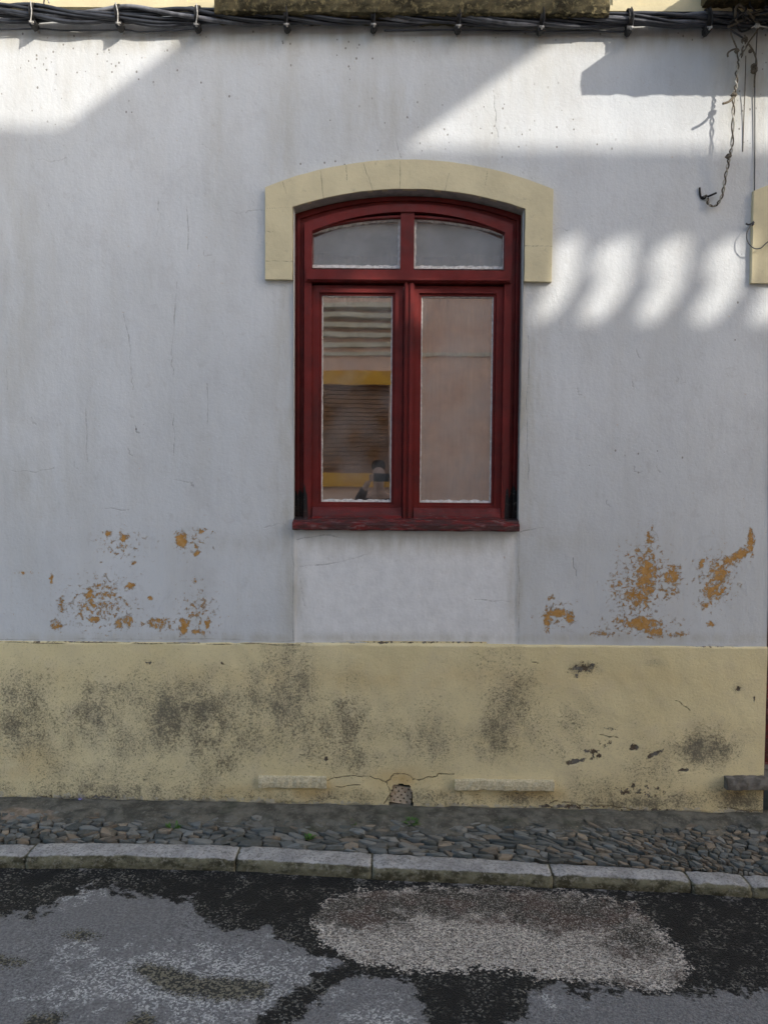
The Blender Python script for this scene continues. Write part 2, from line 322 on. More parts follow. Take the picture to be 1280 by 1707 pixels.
def mat_cobble():
    M = Mat('slate_cobble'); t = M.attr('tone'); w = M.attr('warm')
    base = M.mix(t, (0.07, 0.083, 0.078), (0.235, 0.25, 0.235)); base = M.mix(w, base, M.mix(t, (0.15, 0.12, 0.085), (0.34, 0.28, 0.2)))
    base = M.mix(M.ss(M.noise(70, 6, .7), .45, .75, 0, .55), base, (0.2, 0.2, 0.185))
    base = M.mix(M.ss(M.noise(22, 5, .65, off=(3, 3, 0)), .50, .66, 0, .75), base, (0.09, 0.088, 0.068))
    return M.out(base, M.ss(M.noise(30, 4), .3, .7, .6, .9), M.bump(M.noise(65, 6, .7), .004, .8), .35)
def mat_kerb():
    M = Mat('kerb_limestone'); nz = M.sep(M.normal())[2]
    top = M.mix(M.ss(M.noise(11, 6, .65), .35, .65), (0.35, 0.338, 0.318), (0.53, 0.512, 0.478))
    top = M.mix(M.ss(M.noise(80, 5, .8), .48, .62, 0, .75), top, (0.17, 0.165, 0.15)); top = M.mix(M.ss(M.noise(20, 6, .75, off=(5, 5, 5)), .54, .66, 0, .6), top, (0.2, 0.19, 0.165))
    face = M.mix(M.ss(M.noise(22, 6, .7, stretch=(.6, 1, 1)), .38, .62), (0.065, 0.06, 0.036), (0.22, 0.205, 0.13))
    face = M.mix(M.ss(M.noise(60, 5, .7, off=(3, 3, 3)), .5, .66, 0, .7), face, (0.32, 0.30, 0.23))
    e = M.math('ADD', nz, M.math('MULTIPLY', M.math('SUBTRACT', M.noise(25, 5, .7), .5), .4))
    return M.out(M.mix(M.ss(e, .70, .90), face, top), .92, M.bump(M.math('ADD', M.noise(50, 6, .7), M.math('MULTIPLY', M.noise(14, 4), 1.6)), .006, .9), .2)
def mat_curtain():
    M = Mat('net_curtain'); x, y, z = M.sep()
    base = M.mix(M.ss(M.noise(3, 4), .35, .65), (0.46, 0.23, 0.17), (0.56, 0.31, 0.24))
    base = M.mix(M.ss(M.noise(12, 4, stretch=(1, 1, .3)), .4, .7, 0, .2), base, (0.3, 0.2, 0.16))
    base = M.mix(M.ss(x, MID_X + .25, MID_X + .5, 0, .4), base, (0.34, 0.29, 0.26))
    return M.out(base, .95, None, .1)

# ------------------------------------------------------------------ main dimensions (metres, wall plane y = 0)
XL, _ = W(490.5, 600); XR, _ = W(868, 600)
MID_X = (XL + XR) / 2; HALF_W = (XR - XL) / 2
SILL_Z = W(676, 884)[1]
SPR_Z = W(680, 349)[1]; APX_Z = W(680, 317.5)[1]
OSPR_Z = W(680, 316)[1]; OAPX_Z = W(680, 268)[1]
EAR = 0.137; EAR_Z = W(680, 469)[1]
DADO_Z = W(640, 1073)[1]
DOOR_XL = W(1280, 1000)[0] + 0.0
DOOR_W = 1.05
def arc(cx, hw, z_spring, z_apex, n, z_off=0.0):
    r = z_apex - z_spring; rad = (hw * hw + r * r) / (2 * r); zc = z_apex - rad
    a = math.asin(min(1, hw / rad)); return [(cx + rad * math.sin(-a + 2 * a * i / n), zc + rad * math.cos(-a + 2 * a * i / n) + z_off) for i in range(n + 1)]
def arc_z(x, cx, hw, zs, za):
    r = za - zs; rad = (hw * hw + r * r) / (2 * r); return za - rad + math.sqrt(max(0, rad * rad - (x - cx) ** 2))
print('DIM', XL, XR, SILL_Z, SPR_Z, APX_Z, DADO_Z, DOOR_XL, 'ground', GA, GB, 'kerb', G(640, 1421), G(640, 1448))

# ------------------------------------------------------------------ fields on grids, evaluated where the marks sit on the wall
def blob(P, lst):
    px, py = P; out = np.zeros_like(px)
    for b in lst:
        cx, cy, rx, ry = b[:4]; s = b[4] if len(b) > 4 else 1.0; a = R_(b[5]) if len(b) > 5 else 0
        dx, dy = px - cx, py - cy; u = (dx * math.cos(a) + dy * math.sin(a)) / rx; v = (-dx * math.sin(a) + dy * math.cos(a)) / ry
        out = np.maximum(out, s * np.exp(-(u * u + v * v) * .7))
    return out
def seg_dist(P, lines, scale=1.0):
    px, py = P; out = np.full_like(px, 1e3)
    for ln in lines:
        for (x0, y0), (x1, y1) in zip(ln[:-1], ln[1:]):
            dx, dy = x1 - x0, y1 - y0; t = np.clip(((px - x0) * dx + (py - y0) * dy) / (dx * dx + dy * dy + 1e-9), 0, 1)
            out = np.minimum(out, np.hypot(px - x0 - t * dx, py - y0 - t * dy))
    return out * scale
def poly_sd(P, poly):
    px, py = P; d = seg_dist(P, [poly + [poly[0]]]); ins = np.zeros(px.shape, bool); n = len(poly)
    for i in range(n):
        x0, y0 = poly[i]; x1, y1 = poly[(i + 1) % n]
        c = ((y0 > py) != (y1 > py)) & (px < (x1 - x0) * (py - y0) / (y1 - y0 + 1e-12) + x0); ins ^= c
    return np.where(ins, d, -d)
def wob(line, amp=3, n=4, seed=0):
    r = random.Random(seed); out = []
    for (x0, y0), (x1, y1) in zip(line[:-1], line[1:]):
        for k in range(n):
            t = k / n; out.append((x0 + (x1 - x0) * t + r.uniform(-amp, amp) * (k > 0), y0 + (y1 - y0) * t + r.uniform(-amp, amp) * (k > 0)))
    return out + [line[-1]]
def set_attrs(me, d):
    for k, v in d.items():
        a = me.attributes.new(k, 'FLOAT', 'POINT'); a.data.foreach_set('value', np.ascontiguousarray(v, dtype=np.float32).ravel())
def lin(a, b, step, extra=()):
    v = list(np.arange(a, b + 1e-6, step)) + list(extra); v = sorted(v); out = [v[0]]
    for q in v[1:]:
        if q - out[-1] > step * .35 or q in extra:
            if q in extra and q - out[-1] < step * .35 and out[-1] not in extra: out[-1] = q
            else: out.append(q)
    return np.array(out)
def grid_sheet(name, xs, zs, keep, attrs, m, parent, y_of=None):
    X, Z = np.meshgrid(xs, zs); Y = np.zeros_like(X) if y_of is None else y_of(X, Z)
    nx, nz = len(xs), len(zs); idx = np.arange(nx * nz).reshape(nz, nx)
    cx = (xs[:-1] + xs[1:]) / 2; cz = (zs[:-1] + zs[1:]) / 2; CX, CZ = np.meshgrid(cx, cz); k = keep(CX, CZ)
    q = np.stack([idx[:-1, :-1], idx[:-1, 1:], idx[1:, 1:], idx[1:, :-1]], -1)[k]
    used = np.zeros(nx * nz, bool); used[q.ravel()] = True; remap = np.cumsum(used) - 1
    V = np.stack([X, Y, Z], -1).reshape(-1, 3)[used]; q = remap[q]
    me = bpy.data.meshes.new(name); me.vertices.add(len(V)); me.vertices.foreach_set('co', V.astype(np.float32).ravel())
    me.loops.add(q.size); me.loops.foreach_set('vertex_index', q.astype(np.int32).ravel())
    me.polygons.add(len(q)); me.polygons.foreach_set('loop_start', (np.arange(len(q)) * 4).astype(np.int32)); me.polygons.foreach_set('loop_total', np.full(len(q), 4, np.int32))
    me.update(calc_edges=True); me.validate()
    me.polygons.foreach_set('use_smooth', np.ones(len(q), bool))
    P = to_px(V[:, 0], V[:, 1], V[:, 2]); set_attrs(me, attrs(P, V)); me.materials.append(m)
    o = bpy.data.objects.new(name, me); COL.objects.link(o)
    if parent: o.parent = parent
    return o

# ================================================================== THE HOUSE
M_WALL, M_DADO, M_CREAM, M_MOSS = mat_wall(), mat_dado(), mat_cream(), mat_moss()
M_PAINT = mat_paint(); M_GLASS = mat_glass()
M_PUTTY = mat_simple('old_putty', (0.6, 0.58, 0.55), (0.85, 0.84, 0.81), 60, .9, .003)
M_STONE = mat_simple('grey_step_stone', (0.11, 0.10, 0.085), (0.22, 0.205, 0.18), 25, .9, .005)
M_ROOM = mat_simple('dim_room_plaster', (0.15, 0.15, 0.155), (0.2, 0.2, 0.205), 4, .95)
M_DARKIN = mat_simple('dark_cavity', (0.012, 0.01, 0.008), (0.03, 0.026, 0.02), 20, .95)  # near-black base colour for the inside of the vent
house = empty('old_house')
tag(house, 'weathered white plastered house with cream dado and oxblood arched window', 'house')

PX = 1 / 345.0
CRACKS = [[(205, 520), (215, 570), (218, 620), (221, 650)], [(294, 470), (290, 530), (285, 590), (288, 625)], [(290, 690), (289, 760)], [(143, 680), (146, 770)],
          [(487, 884), (488, 960), (489, 1070)], [(864, 880), (864, 950), (864, 1075)], [(500, 945), (560, 938), (600, 928), (620, 920)],
          [(380, 352), (400, 356), (420, 351), (441, 351)], [(922, 383), (938, 381), (952, 385)], [(264, 335), (266, 365), (259, 395)], [(345, 640), (345, 715)],
          [(290, 800), (320, 805), (322, 812)], [(175, 848), (214, 850)], [(20, 785), (60, 788), (90, 780)], [(10, 610), (12, 650)], [(311, 345), (312, 420)],
          [(500, 965), (508, 1010)], [(790, 1000), (850, 1004)], [(495, 900), (540, 892), (580, 896)], [(660, 235), (668, 262)], [(700, 650), (702, 660)], [(822, 150), (826, 200), (830, 240)],
          [(60, 262), (84, 270), (110, 262)], [(335, 240), (350, 250)], [(1060, 580), (1068, 598)], [(880, 560), (878, 700), (880, 800)], [(955, 930), (960, 960)],
          [(440, 880), (470, 872), (487, 888)], [(866, 888), (905, 880)]]
for cx_, cy_ in ((1063, 782), (1102, 780), (1018, 838), (222, 690), (232, 715), (220, 752), (130, 775), (1135, 633), (1060, 640), (345, 420), (60, 700), (970, 652)):
    CRACKS.append([(cx_ - 7, cy_ - 5), (cx_ - 6, cy_ + 4), (cx_, cy_ + 7), (cx_ + 8, cy_ + 4)][:3 + cx_ % 2])
CRACKS += [[(-40, 1065), (200, 1066), (400, 1067), (490, 1069)], [(560, 1071), (700, 1073)], [(1180, 1076), (1230, 1077)]]
CRACKS = [wob(c, 2.2, 4, i) for i, c in enumerate(CRACKS)]
OCHRE = [(1072, 960, 44, 62, .58), (1195, 965, 34, 44, .58), (1065, 1042, 60, 18, .6), (928, 1025, 30, 24, .54), (200, 905, 40, 26, .45), (320, 905, 26, 24, .45), (1078, 960, 22, 48, .92), (1062, 995, 24, 22, .85), (1085, 900, 9, 24, .7), (1120, 960, 15, 20, .9), (1118, 988, 20, 14, .62), (1028, 982, 20, 26, .58), (1070, 1040, 30, 14), (1092, 1053, 16, 9),
         (1040, 1036, 20, 11, .75), (1005, 1057, 26, 6, .66), (1128, 1058, 22, 5, .66), (1200, 955, 16, 26, .9), (1190, 985, 20, 18, .9), (1215, 935, 16, 10, .85), (1232, 925, 20, 9, 1, -28), (1251, 903, 6, 24), (1170, 940, 6, 12, .8),
         (1175, 1008, 14, 9, .7), (1185, 1040, 11, 6, .75), (930, 1022, 19, 8, 1.05), (912, 1033, 6, 20, 1.0), (917, 997, 7, 6, .7), (950, 1030, 8, 10, .95), (887, 1028, 3, 3, .9), (1060, 1005, 40, 30, .55),
         (302, 901, 10, 14, 1.1), (328, 922, 5, 7), (325, 908, 5, 8, .7), (181, 890, 7, 6, .9), (205, 897, 7, 7), (203, 916, 8, 12, .66), (222, 938, 5, 4, .95), (86, 965, 4, 9, .8), (217, 977, 8, 6, 1),
         (250, 997, 5, 4, .9), (150, 993, 9, 15, .85), (175, 985, 34, 26, .58), (102, 1008, 7, 15, .75), (95, 1042, 9, 9, .95), (158, 1033, 16, 9, .75), (198, 1040, 7, 8, .95), (213, 1035, 11, 14, .75),
         (265, 1040, 26, 11, .78), (306, 1044, 9, 15, 1.05), (328, 1053, 14, 5, .85), (346, 1040, 5, 13, .95), (340, 1005, 12, 14, .58), (325, 968, 14, 4, .6), (40, 955, 22, 5, .5), (335, 885, 20, 8, .55), (165, 1010, 60, 40, .55), (330, 1020, 34, 34, .5)]
FLECK = [(590, 90, 34, 40, .5), (480, 80, 10, 20, .5), (330, 130, 14, 20, .5), (365, 160, 14, 6, .7), (1240, 190, 8, 90, .9), (1272, 90, 10, 60, .8), (440, 56, 240, 7, .5), (900, 60, 300, 7, .5),
         (145, 770, 4, 6, 1), (230, 715, 10, 8, .9), (228, 753, 5, 4, 1), (545, 276, 60, 5, .6), (1080, 760, 40, 20, .45), (980, 770, 15, 20, .45), (1235, 520, 8, 60, .75), (120, 110, 130, 70, .42), (800, 210, 160, 40, .4)]
STAIN = [(640, 62, 1300, 22, .7), (480, 190, 22, 130, .5), (640, 180, 80, 60, .45), (820, 200, 26, 120, .3), (1250, 130, 45, 110, .8), (480, 650, 22, 320, .5), (885, 640, 18, 260, .6), (478, 880, 18, 60, .7), (676, 905, 230, 16, .6),
         (30, 480, 40, 300, .3), (1127, 637, 2.5, 3, 1.0), (870, 700, 14, 180, .75), (860, 960, 14, 90, .8), (489, 980, 14, 90, .8), (640, 1064, 900, 7, .55), (60, 800, 60, 60, .35), (360, 260, 14, 140, .35), (900, 130, 60, 60, .35), (100, 130, 100, 80, .3)]
def hole_win(X, Z, grow=0.0):
    top = np.vectorize(lambda x: arc_z(x, MID_X, HALF_W, SPR_Z, APX_Z))(X)
    return (X > XL - grow) & (X < XR + grow) & (Z > SILL_Z) & (Z < top + .022)
DXR = DOOR_XL + DOOR_W; DMX = (DOOR_XL + DXR) / 2
def hole_door(X, Z):
    top = np.vectorize(lambda x: arc_z(x, DMX, DOOR_W / 2, SPR_Z, APX_Z))(np.clip(X, DOOR_XL, DXR))
    return (X > DOOR_XL) & (X < DXR) & (Z < top + .022)
xs = np.concatenate([np.arange(-5, -2.05, .1), lin(-2.05, 2.05, .0048, (XL, XR, DOOR_XL)), np.arange(2.1, DXR, .05), [DXR], np.arange(DXR + .05, 5.01, .1)])
zs = np.concatenate([lin(DADO_Z - .005, 3.99, .0048, (SILL_Z,))])
def wall_attrs(P, V):
    fr = seg_dist((V[:, 0], V[:, 2]), [[(XL, SILL_Z - .3), (XL, SILL_Z)], [(XR, SILL_Z - .3), (XR, SILL_Z)]])
    pn = np.clip(np.minimum(np.minimum(P[0] - 489, 863 - P[0]), np.minimum(P[1] - 886, 1090 - P[1])) / 2.5, 0, 1)
    return {'panel': pn, 'ochre': blob(P, OCHRE), 'fleck': blob(P, FLECK), 'stain': blob(P, STAIN), 'crack': seg_dist(P, CRACKS, PX)}
def wall_y(X, Z):
    P = to_px(X, np.zeros_like(X), Z)
    pan = np.clip(np.minimum(np.minimum(P[0] - 490, 863 - P[0]), P[1] - 886) / 5, 0, 1)        # panel under the window sits a hair back
    return pan * .003 + .0025 * np.sin(X * 2.1 + 1) * np.sin(Z * 2.7) + .0012 * np.sin(X * 9 + Z * 3) * np.sin(Z * 7 - X * 2)
grid_sheet('wall', xs, zs, lambda X, Z: ~(hole_win(X, Z) | hole_door(X, Z)), wall_attrs, M_WALL, house, wall_y)

# dado: 12 mm proud of the wall, uneven foot, ragged opening round the vent
VENT = [(655, 1309), (668, 1307), (683, 1309), (687, 1320), (689, 1345), (648, 1345), (651, 1322)]
GRIME = [(330, 1200, 330, 85, .42), (100, 1230, 150, 90, .4), (260, 1215, 260, 70, .62), (620, 1225, 240, 60, .5), (880, 1220, 180, 60, .45), (200, 1300, 260, 50, .5), (40, 1200, 75, 75, .8), (180, 1195, 110, 70, .7), (310, 1195, 110, 75, .82), (230, 1240, 150, 60, .5), (430, 1170, 40, 75, .6), (480, 1165, 60, 95, .75), (570, 1210, 65, 80, .6), (600, 1262, 55, 30, .65), (820, 1230, 50, 50, .75), (700, 1240, 120, 50, .5), (520, 1240, 130, 50, .5), (400, 1215, 100, 70, .55),
         (845, 1165, 60, 90, .6), (960, 1200, 55, 50, .45), (1175, 1245, 55, 34, .95), (1080, 1285, 70, 40, .5), (1000, 1320, 120, 30, .55), (1235, 1335, 60, 28, .8), (130, 1320, 250, 22, .7), (400, 1325, 200, 16, .5), (720, 1200, 70, 50, .4),
         (250, 1250, 180, 60, .5), (970, 1115, 26, 11, .9), (1095, 1105, 30, 8, .4), (1230, 1148, 8, 8, .8), (360, 1260, 60, 50, .55), (640, 1332, 900, 16, .62), (1040, 1340, 160, 14, .75)]
CHIP = [(975, 1112, 22, 9, .8), (955, 1120, 14, 12, .6), (958, 1270, 18, 5, .95, -15), (985, 1252, 16, 6, .8), (995, 1262, 18, 6, .7), (1057, 1247, 8, 6, 1), (1090, 1258, 16, 4, .85, -30), (1140, 1284, 8, 4, .9), (1010, 1240, 30, 10, .45), (1020, 1215, 12, 4, .7),
        (1060, 1320, 90, 14, .55), (1230, 1148, 5, 5, .9), (1257, 1165, 2, 12, .7), (940, 1345, 90, 5, .7), (1090, 1352, 60, 5, .7), (1240, 1355, 40, 5, .7), (120, 1330, 140, 6, .6), (543, 1265, 4, 4, 1), (250, 1105, 8, 4, .6), (370, 1105, 5, 5, .6), (1110, 1105, 24, 4, .45), (1055, 1310, 12, 6, .7),
        (640, 1071, 500, 2.5, .62), (1180, 1078, 60, 2.5, .6), (150, 1069, 170, 2.6, .75), (760, 1340, 70, 5, .5)]
DCR = [[(-40, 1071), (200, 1072), (420, 1073), (500, 1075)], [(545, 1302), (556, 1297), (585, 1294), (615, 1294), (632, 1299), (643, 1305), (651, 1300), (656, 1290)], [(656, 1290), (680, 1292), (688, 1300), (700, 1300), (712, 1296), (727, 1295), (732, 1290), (757, 1291)],
       [(645, 1305), (650, 1325), (640, 1340)], [(915, 1340), (925, 1335), (945, 1338), (990, 1345), (1020, 1343), (1060, 1350)], [(1195, 1345), (1215, 1347), (1240, 1352), (1275, 1350)], [(1000, 1225), (1030, 1230)], [(885, 1103), (898, 1107)], [(560, 1312), (600, 1309)], [(1125, 1168), (1150, 1185)]]
DCR = [wob(c, 1.8, 4, 50 + i) for i, c in enumerate(DCR)]
def dado_attrs(P, V):
    low = np.clip((V[:, 2] - (GA + GB * V[:, 0])), 0, 1); gx = GA + GB * V[:, 0]
    return {'grime': np.maximum(blob(P, GRIME), .12), 'chip': blob(P, CHIP), 'crack': seg_dist(P, DCR, PX), 'low': np.clip(1 - (V[:, 2] - gx) / .10, 0, 1) * .98,
            'stain': np.maximum(blob(P, [(480, 1322, 90, 12, 1), (670, 1300, 40, 14, 1), (850, 1325, 110, 10, .9), (1240, 1325, 60, 10, 1), (30, 1270, 60, 30, .6), (640, 1130, 500, 20, .35)]), 0)}
rr = np.random.default_rng(3)
FX = [(rr.uniform(3, 60), rr.uniform(0, 6.3), rr.uniform(3, 60)) for _ in range(26)]
def wobble(x, z=0): return sum(math.pow(f[0], -.6) * np.sin(f[0] * x + f[1] + f[2] * z * .7) for f in FX)
def dado_y(X, Z):
    P = to_px(X, np.zeros_like(X), Z); gx = GA + GB * X
    bul = .007 * np.clip(blob(P, [(600, 1322, 50, 24), (725, 1322, 40, 30), (500, 1322, 60, 30, .6)]), 0, 1)
    y = -.012 - bul + .0022 * np.sin(X * 3.1 + .5) * np.sin(Z * 6) + .0012 * wobble(X, Z)
    ch = blob(P, CHIP); y = y + np.clip(ch - .65, 0, .3) * .012
    top = np.clip((DADO_Z + .0015 * wobble(X * 1.3) - Z) / .004, 0, 1)
    y = y * top + (1 - top) * .004
    foot = np.clip(1 - (Z - gx - .012 - .006 * wobble(X * 1.7)) / .012, 0, 1); return y + foot * .006
xs2 = np.concatenate([np.arange(-5, -2.05, .1), lin(-2.05, DOOR_XL, .005, (DOOR_XL,))])
zs2 = lin(-.14, DADO_Z + .012, .005)
def keep_d(X, Z):
    P = to_px(X, np.zeros_like(X) - .012, Z); return ~(poly_sd(P, VENT) > 0)
grid_sheet('dado', xs2, zs2, keep_d, dado_attrs, M_DADO, house, dado_y)
bm = bmesh.new(); add_box(bm, DXR, 5, -.012, .0, -.14, DADO_Z); add_box(bm, -5, DOOR_XL - .004, .02, .1, -.2, .0); bmobj('dado', bm, M_DADO, house)

# vent: dark cavity and a clay grille
bm = bmesh.new(); x0, z1 = W(640, 1292); x1, z0 = W(698, 1350)
for a in ((x0, x1, .10, .11, z0, z1), (x0, x0 + .005, .0, .1, z0, z1), (x1 - .005, x1, .0, .1, z0, z1), (x0, x1, .0, .1, z1 - .005, z1)): add_box(bm, *a)
vent = bmobj('vent', bm, M_DARKIN, house)
bm = bmesh.new(); cgx, cgz = W(669, 1326)
mt = Matrix.Translation((cgx, 0, cgz)) @ Matrix.Rotation(R_(6), 4, 'Y') @ Matrix.Shear('XZ', 4, (0, 0)) if False else Matrix.Translation((cgx, 0, cgz)) @ Matrix.Rotation(R_(8), 4, 'Y')
n = 13; c = .0079
for i in range(-6, 7):
    for j in range(-5, 6):
        if (i % 2 == 0) and (j % 2 == 0) and ((i // 2 + j // 2) % 2 == 0) : continue
        add_box(bm, i * c - c / 2, i * c + c / 2, .004, .016, j * c - c / 2, j * c + c / 2, mt)
bmesh.ops.remove_doubles(bm, verts=bm.verts[:], dist=.0004)
bmobj('grille', bm, mat_simple('clay_grille', (0.48, 0.38, 0.27), (0.62, 0.52, 0.39), 60, .9, .003), vent)

# stone ledges set in the dado and the door step
def rough_slab(name, pts, y0, y1, m, parent, jit=.0025, seed=1):
    """hexahedral slab with a chipped, uneven skin; pts is (x0, x1, z0, z1)"""
    xa, xb, za, zb = pts; bm = bmesh.new(); n = max(6, int((xb - xa) / .018)); prof = [(y1, za), (y0 + .012, za), (y0 + .002, za + .006), (y0, za + (zb - za) * .5), (y0 + .004, zb - .004), (y0 + .014, zb), (y1, zb)]
    rings = []; r = random.Random(seed)
    for i in range(n + 1):
        x = xa + (xb - xa) * i / n; s = 1 - .12 * (i in (0, n)); wv = mnoise.noise((x * 9, seed, 0)) * jit * 2
        rings.append([bm.verts.new((x + r.uniform(-1, 1) * jit * .5, py + (wv + r.uniform(-1, 1) * jit) * (py < y1 - .001), pz * 1.0 + (r.uniform(-1, 1) * jit + wv * .6))) for py, pz in prof])
    for i in range(n):
        for k in range(len(prof) - 1): bm.faces.new((rings[i][k], rings[i + 1][k], rings[i + 1][k + 1], rings[i][k + 1]))
    bm.faces.new(rings[0]); bm.faces.new(rings[-1][::-1])
    return bmobj(name, bm, m, parent)
M_LEDGE = mat_simple('lichened_ledge', (0.50, 0.43, 0.27), (0.74, 0.66, 0.45), 110, .95, .002)
a, b = W(432, 1291), W(545, 1312); o = rough_slab('stone_ledge', (a[0], b[0], b[1], a[1]), -.032, .0, M_LEDGE, house, seed=2)
a, b = W(757, 1297), W(921, 1316); o = rough_slab('stone_ledge', (a[0], b[0], b[1], a[1]), -.036, .0, M_LEDGE, house, seed=5)
a, b = W(1205, 1291), W(1280, 1312); rough_slab('door_step', (a[0], DXR + .2, b[1], a[1]), -.055, .34, M_STONE, house, .002, 9)

# window surround and door surround
def surround(cx, hw, cracks):
    na = 240; inn = arc(cx, hw + .006, SPR_Z, APX_Z, na); outr = arc(cx, hw + EAR, OSPR_Z, OAPX_Z, na)
    nl = 60
    inn = [(inn[0][0], EAR_Z + (inn[0][1] - EAR_Z) * i / nl) for i in range(nl)] + inn + [(inn[-1][0], inn[-1][1] + (EAR_Z - inn[-1][1]) * i / nl) for i in range(1, nl + 1)]
    outr = [(outr[0][0], EAR_Z + (outr[0][1] - EAR_Z) * i / nl) for i in range(nl)] + outr + [(outr[-1][0], outr[-1][1] + (EAR_Z - outr[-1][1]) * i / nl) for i in range(1, nl + 1)]
    nv = 28; V = []; Fc = []; n = len(inn); yf = -.024
    prof = [(0, .0), (0, -.019), (.012, yf)] + [(k / nv, yf) for k in range(1, nv)] + [(.988, yf), (1, -.019), (1, .0)]
    for i in range(n):
        for t, y in prof:
            x = inn[i][0] + (outr[i][0] - inn[i][0]) * t; z = inn[i][1] + (outr[i][1] - inn[i][1]) * t
            j = mnoise.noise((x * 14, z * 14, 0)) * .0022; V.append((x + j, y + (mnoise.noise((x * 8, z * 8, 3)) * .0018 if y < 0 else 0), z + mnoise.noise((x * 17, z * 17, 9)) * .0018))
    m = len(prof)
    for i in range(n - 1):
        for k in range(m - 1): Fc.append((i * m + k, i * m + k + 1, (i + 1) * m + k + 1, (i + 1) * m + k))
    Fc.append(tuple(range(m))); Fc.append(tuple((n - 1) * m + k for k in range(m))[::-1])
    o = mobj('window_surround', V, Fc, M_CREAM, house); va = np.array(V); P = to_px(va[:, 0], va[:, 1], va[:, 2])
    bmx = bmesh.new(); bmx.from_mesh(o.data); bmesh.ops.recalc_face_normals(bmx, faces=bmx.faces[:]); bmx.to_mesh(o.data); bmx.free()
    set_attrs(o.data, {'crack': seg_dist(P, cracks, PX) if cracks else np.full(len(V), 1.0)}); return o
SCR = [[(443, 347), (490, 345)], [(443, 435), (490, 435)], [(471, 303), (477, 322)], [(534, 283), (540, 335)], [(606, 272), (614, 295), (622, 318)], [(666, 268), (666, 316)], [(748, 288), (740, 322)], [(872, 409), (920, 410)], [(440, 386), (455, 386)], [(577, 275), (578, 300)], [(812, 285), (806, 318)]]
surround(MID_X, HALF_W, [wob(c, .8, 3, 90 + i) for i, c in enumerate(SCR)])
o = surround(DMX, DOOR_W / 2, None); o.name = 'door_surround'

# reveals
def reveal(name, cx, hw, zb, depth, m):
    p = arc(cx, hw, SPR_Z, APX_Z, 40); path = [(cx - hw, zb)] + p + [(cx + hw, zb)]; V = []; Fc = []
    for x, z in path: V += [(x, -.0185 if z > EAR_Z + .02 else .006, z), (x, depth, z)]
    for i in range(len(path) - 1): Fc.append((2 * i, 2 * i + 1, 2 * i + 3, 2 * i + 2))
    o = mobj(name, V, Fc, m, house)
    return o
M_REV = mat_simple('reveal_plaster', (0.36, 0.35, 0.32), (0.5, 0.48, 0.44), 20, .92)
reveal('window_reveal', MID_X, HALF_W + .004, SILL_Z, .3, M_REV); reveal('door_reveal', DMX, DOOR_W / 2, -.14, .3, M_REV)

# the window
win = empty('window', (0, -.022, 0), house)
def vx(px, py): return W(px, py)[0]
def vz(px, py): return W(px, py)[1]
YF = .062
def wx(px, y=YF, py=620): return W(px, py, y)[0]
def wz(py, y=YF, px=680): return W(px, py, y)[1]
AP = APX_Z - .0; SP = SPR_Z
def bxs(name, lst, bevel=.003, parent=win, m=M_PAINT):
    bm = bmesh.new()
    for a in lst:
        b2 = bmesh.new(); add_box(b2, *a); es = b2.edges[:]
        bmesh.ops.bevel(b2, geom=es, offset=bevel, segments=2, affect='EDGES', clamp_overlap=True)
        me = bpy.data.meshes.new('t'); b2.to_mesh(me); b2.free(); bm.from_mesh(me); bpy.data.meshes.remove(me)
    return bmobj(name, bm, m, parent)
def arcpath(off_x, off_z, zb, n=30):
    """inset copy of the opening outline: up the left, over the arch, down the right"""
    p = arc(MID_X, HALF_W - off_x, SP - off_z, AP - off_z * .93, n); return [(p[0][0], zb)] + p + [(p[-1][0], zb)]
bm = bmesh.new(); zb = SILL_Z + .012
add_band(bm, arcpath(.037, .047, zb), arcpath(-.006, -.01, zb), .092, .16)
add_band(bm, arcpath(.020, .026, zb), arcpath(.008, .010, zb), .080, .10)
add_band(bm, arcpath(.09, .106, zb), arcpath(.03, .04, zb), .125, .159)
bmobj('frame_outer_bead', bm, M_PAINT, win, bevel=.003); 
bm = bmesh.new(); add_band(bm, arcpath(.079, .093, zb), arcpath(.0435, .055, zb), .052, .124); bmobj('frame', bm, M_PAINT, win, bevel=.003)
xa, xb = wx(517), wx(841); ztr1, ztr0 = wz(453), wz(474)
bxs('transom', [(xa - .02, xb + .02, .040, .135, ztr0, ztr1), (xa - .012, xb + .012, .028, .06, ztr0 + .006, ztr0 + .02)])
tl, tr_ = wx(667.5, YF, 400), wx(690, YF, 400)
bm = bmesh.new(); add_prism(bm, [(tl, ztr1 - .004), (tr_, ztr1 - .004), (tr_, arc_z(tr_, MID_X, HALF_W, SP, AP) - .07), (tl, arc_z(tl, MID_X, HALF_W, SP, AP) - .07)], .060, .14); bmobj('mullion', bm, M_PAINT, win, bevel=.003)
# curved head of each top light
def head_light(x0, x1):
    n = 12; inn = [(x0 + (x1 - x0) * i / n, arc_z(x0 + (x1 - x0) * i / n, MID_X, HALF_W, SP, AP) - .112) for i in range(n + 1)]
    out_ = [(p[0], p[1] + .03) for p in inn]; return inn, out_
uy = .105
ubl, ubr = wz(450, uy), None
LW, RW_ = (wx(517, uy, 400), wx(667, uy, 400)), (wx(690, uy, 400), wx(840, uy, 400))
def light_outline(x0, x1, z0, n=12):
    p = [(x0 + (x1 - x0) * i / n, arc_z(x0 + (x1 - x0) * i / n, MID_X, HALF_W, SP, AP) - .108) for i in range(n + 1)]
    r = .012
    return [(x0, z0)] + p + [(x1, z0)]
def pane(name, outl, y, dust=0.0, tilt=0):
    bm = bmesh.new(); add_prism(bm, outl, y, y + .004); o = bmobj(name, bm, M_GLASS, win)
    me = o.data; v = np.zeros(len(me.vertices)); me.vertices.foreach_get; set_attrs(me, {'dust': np.full(len(me.vertices), dust)})
    return o
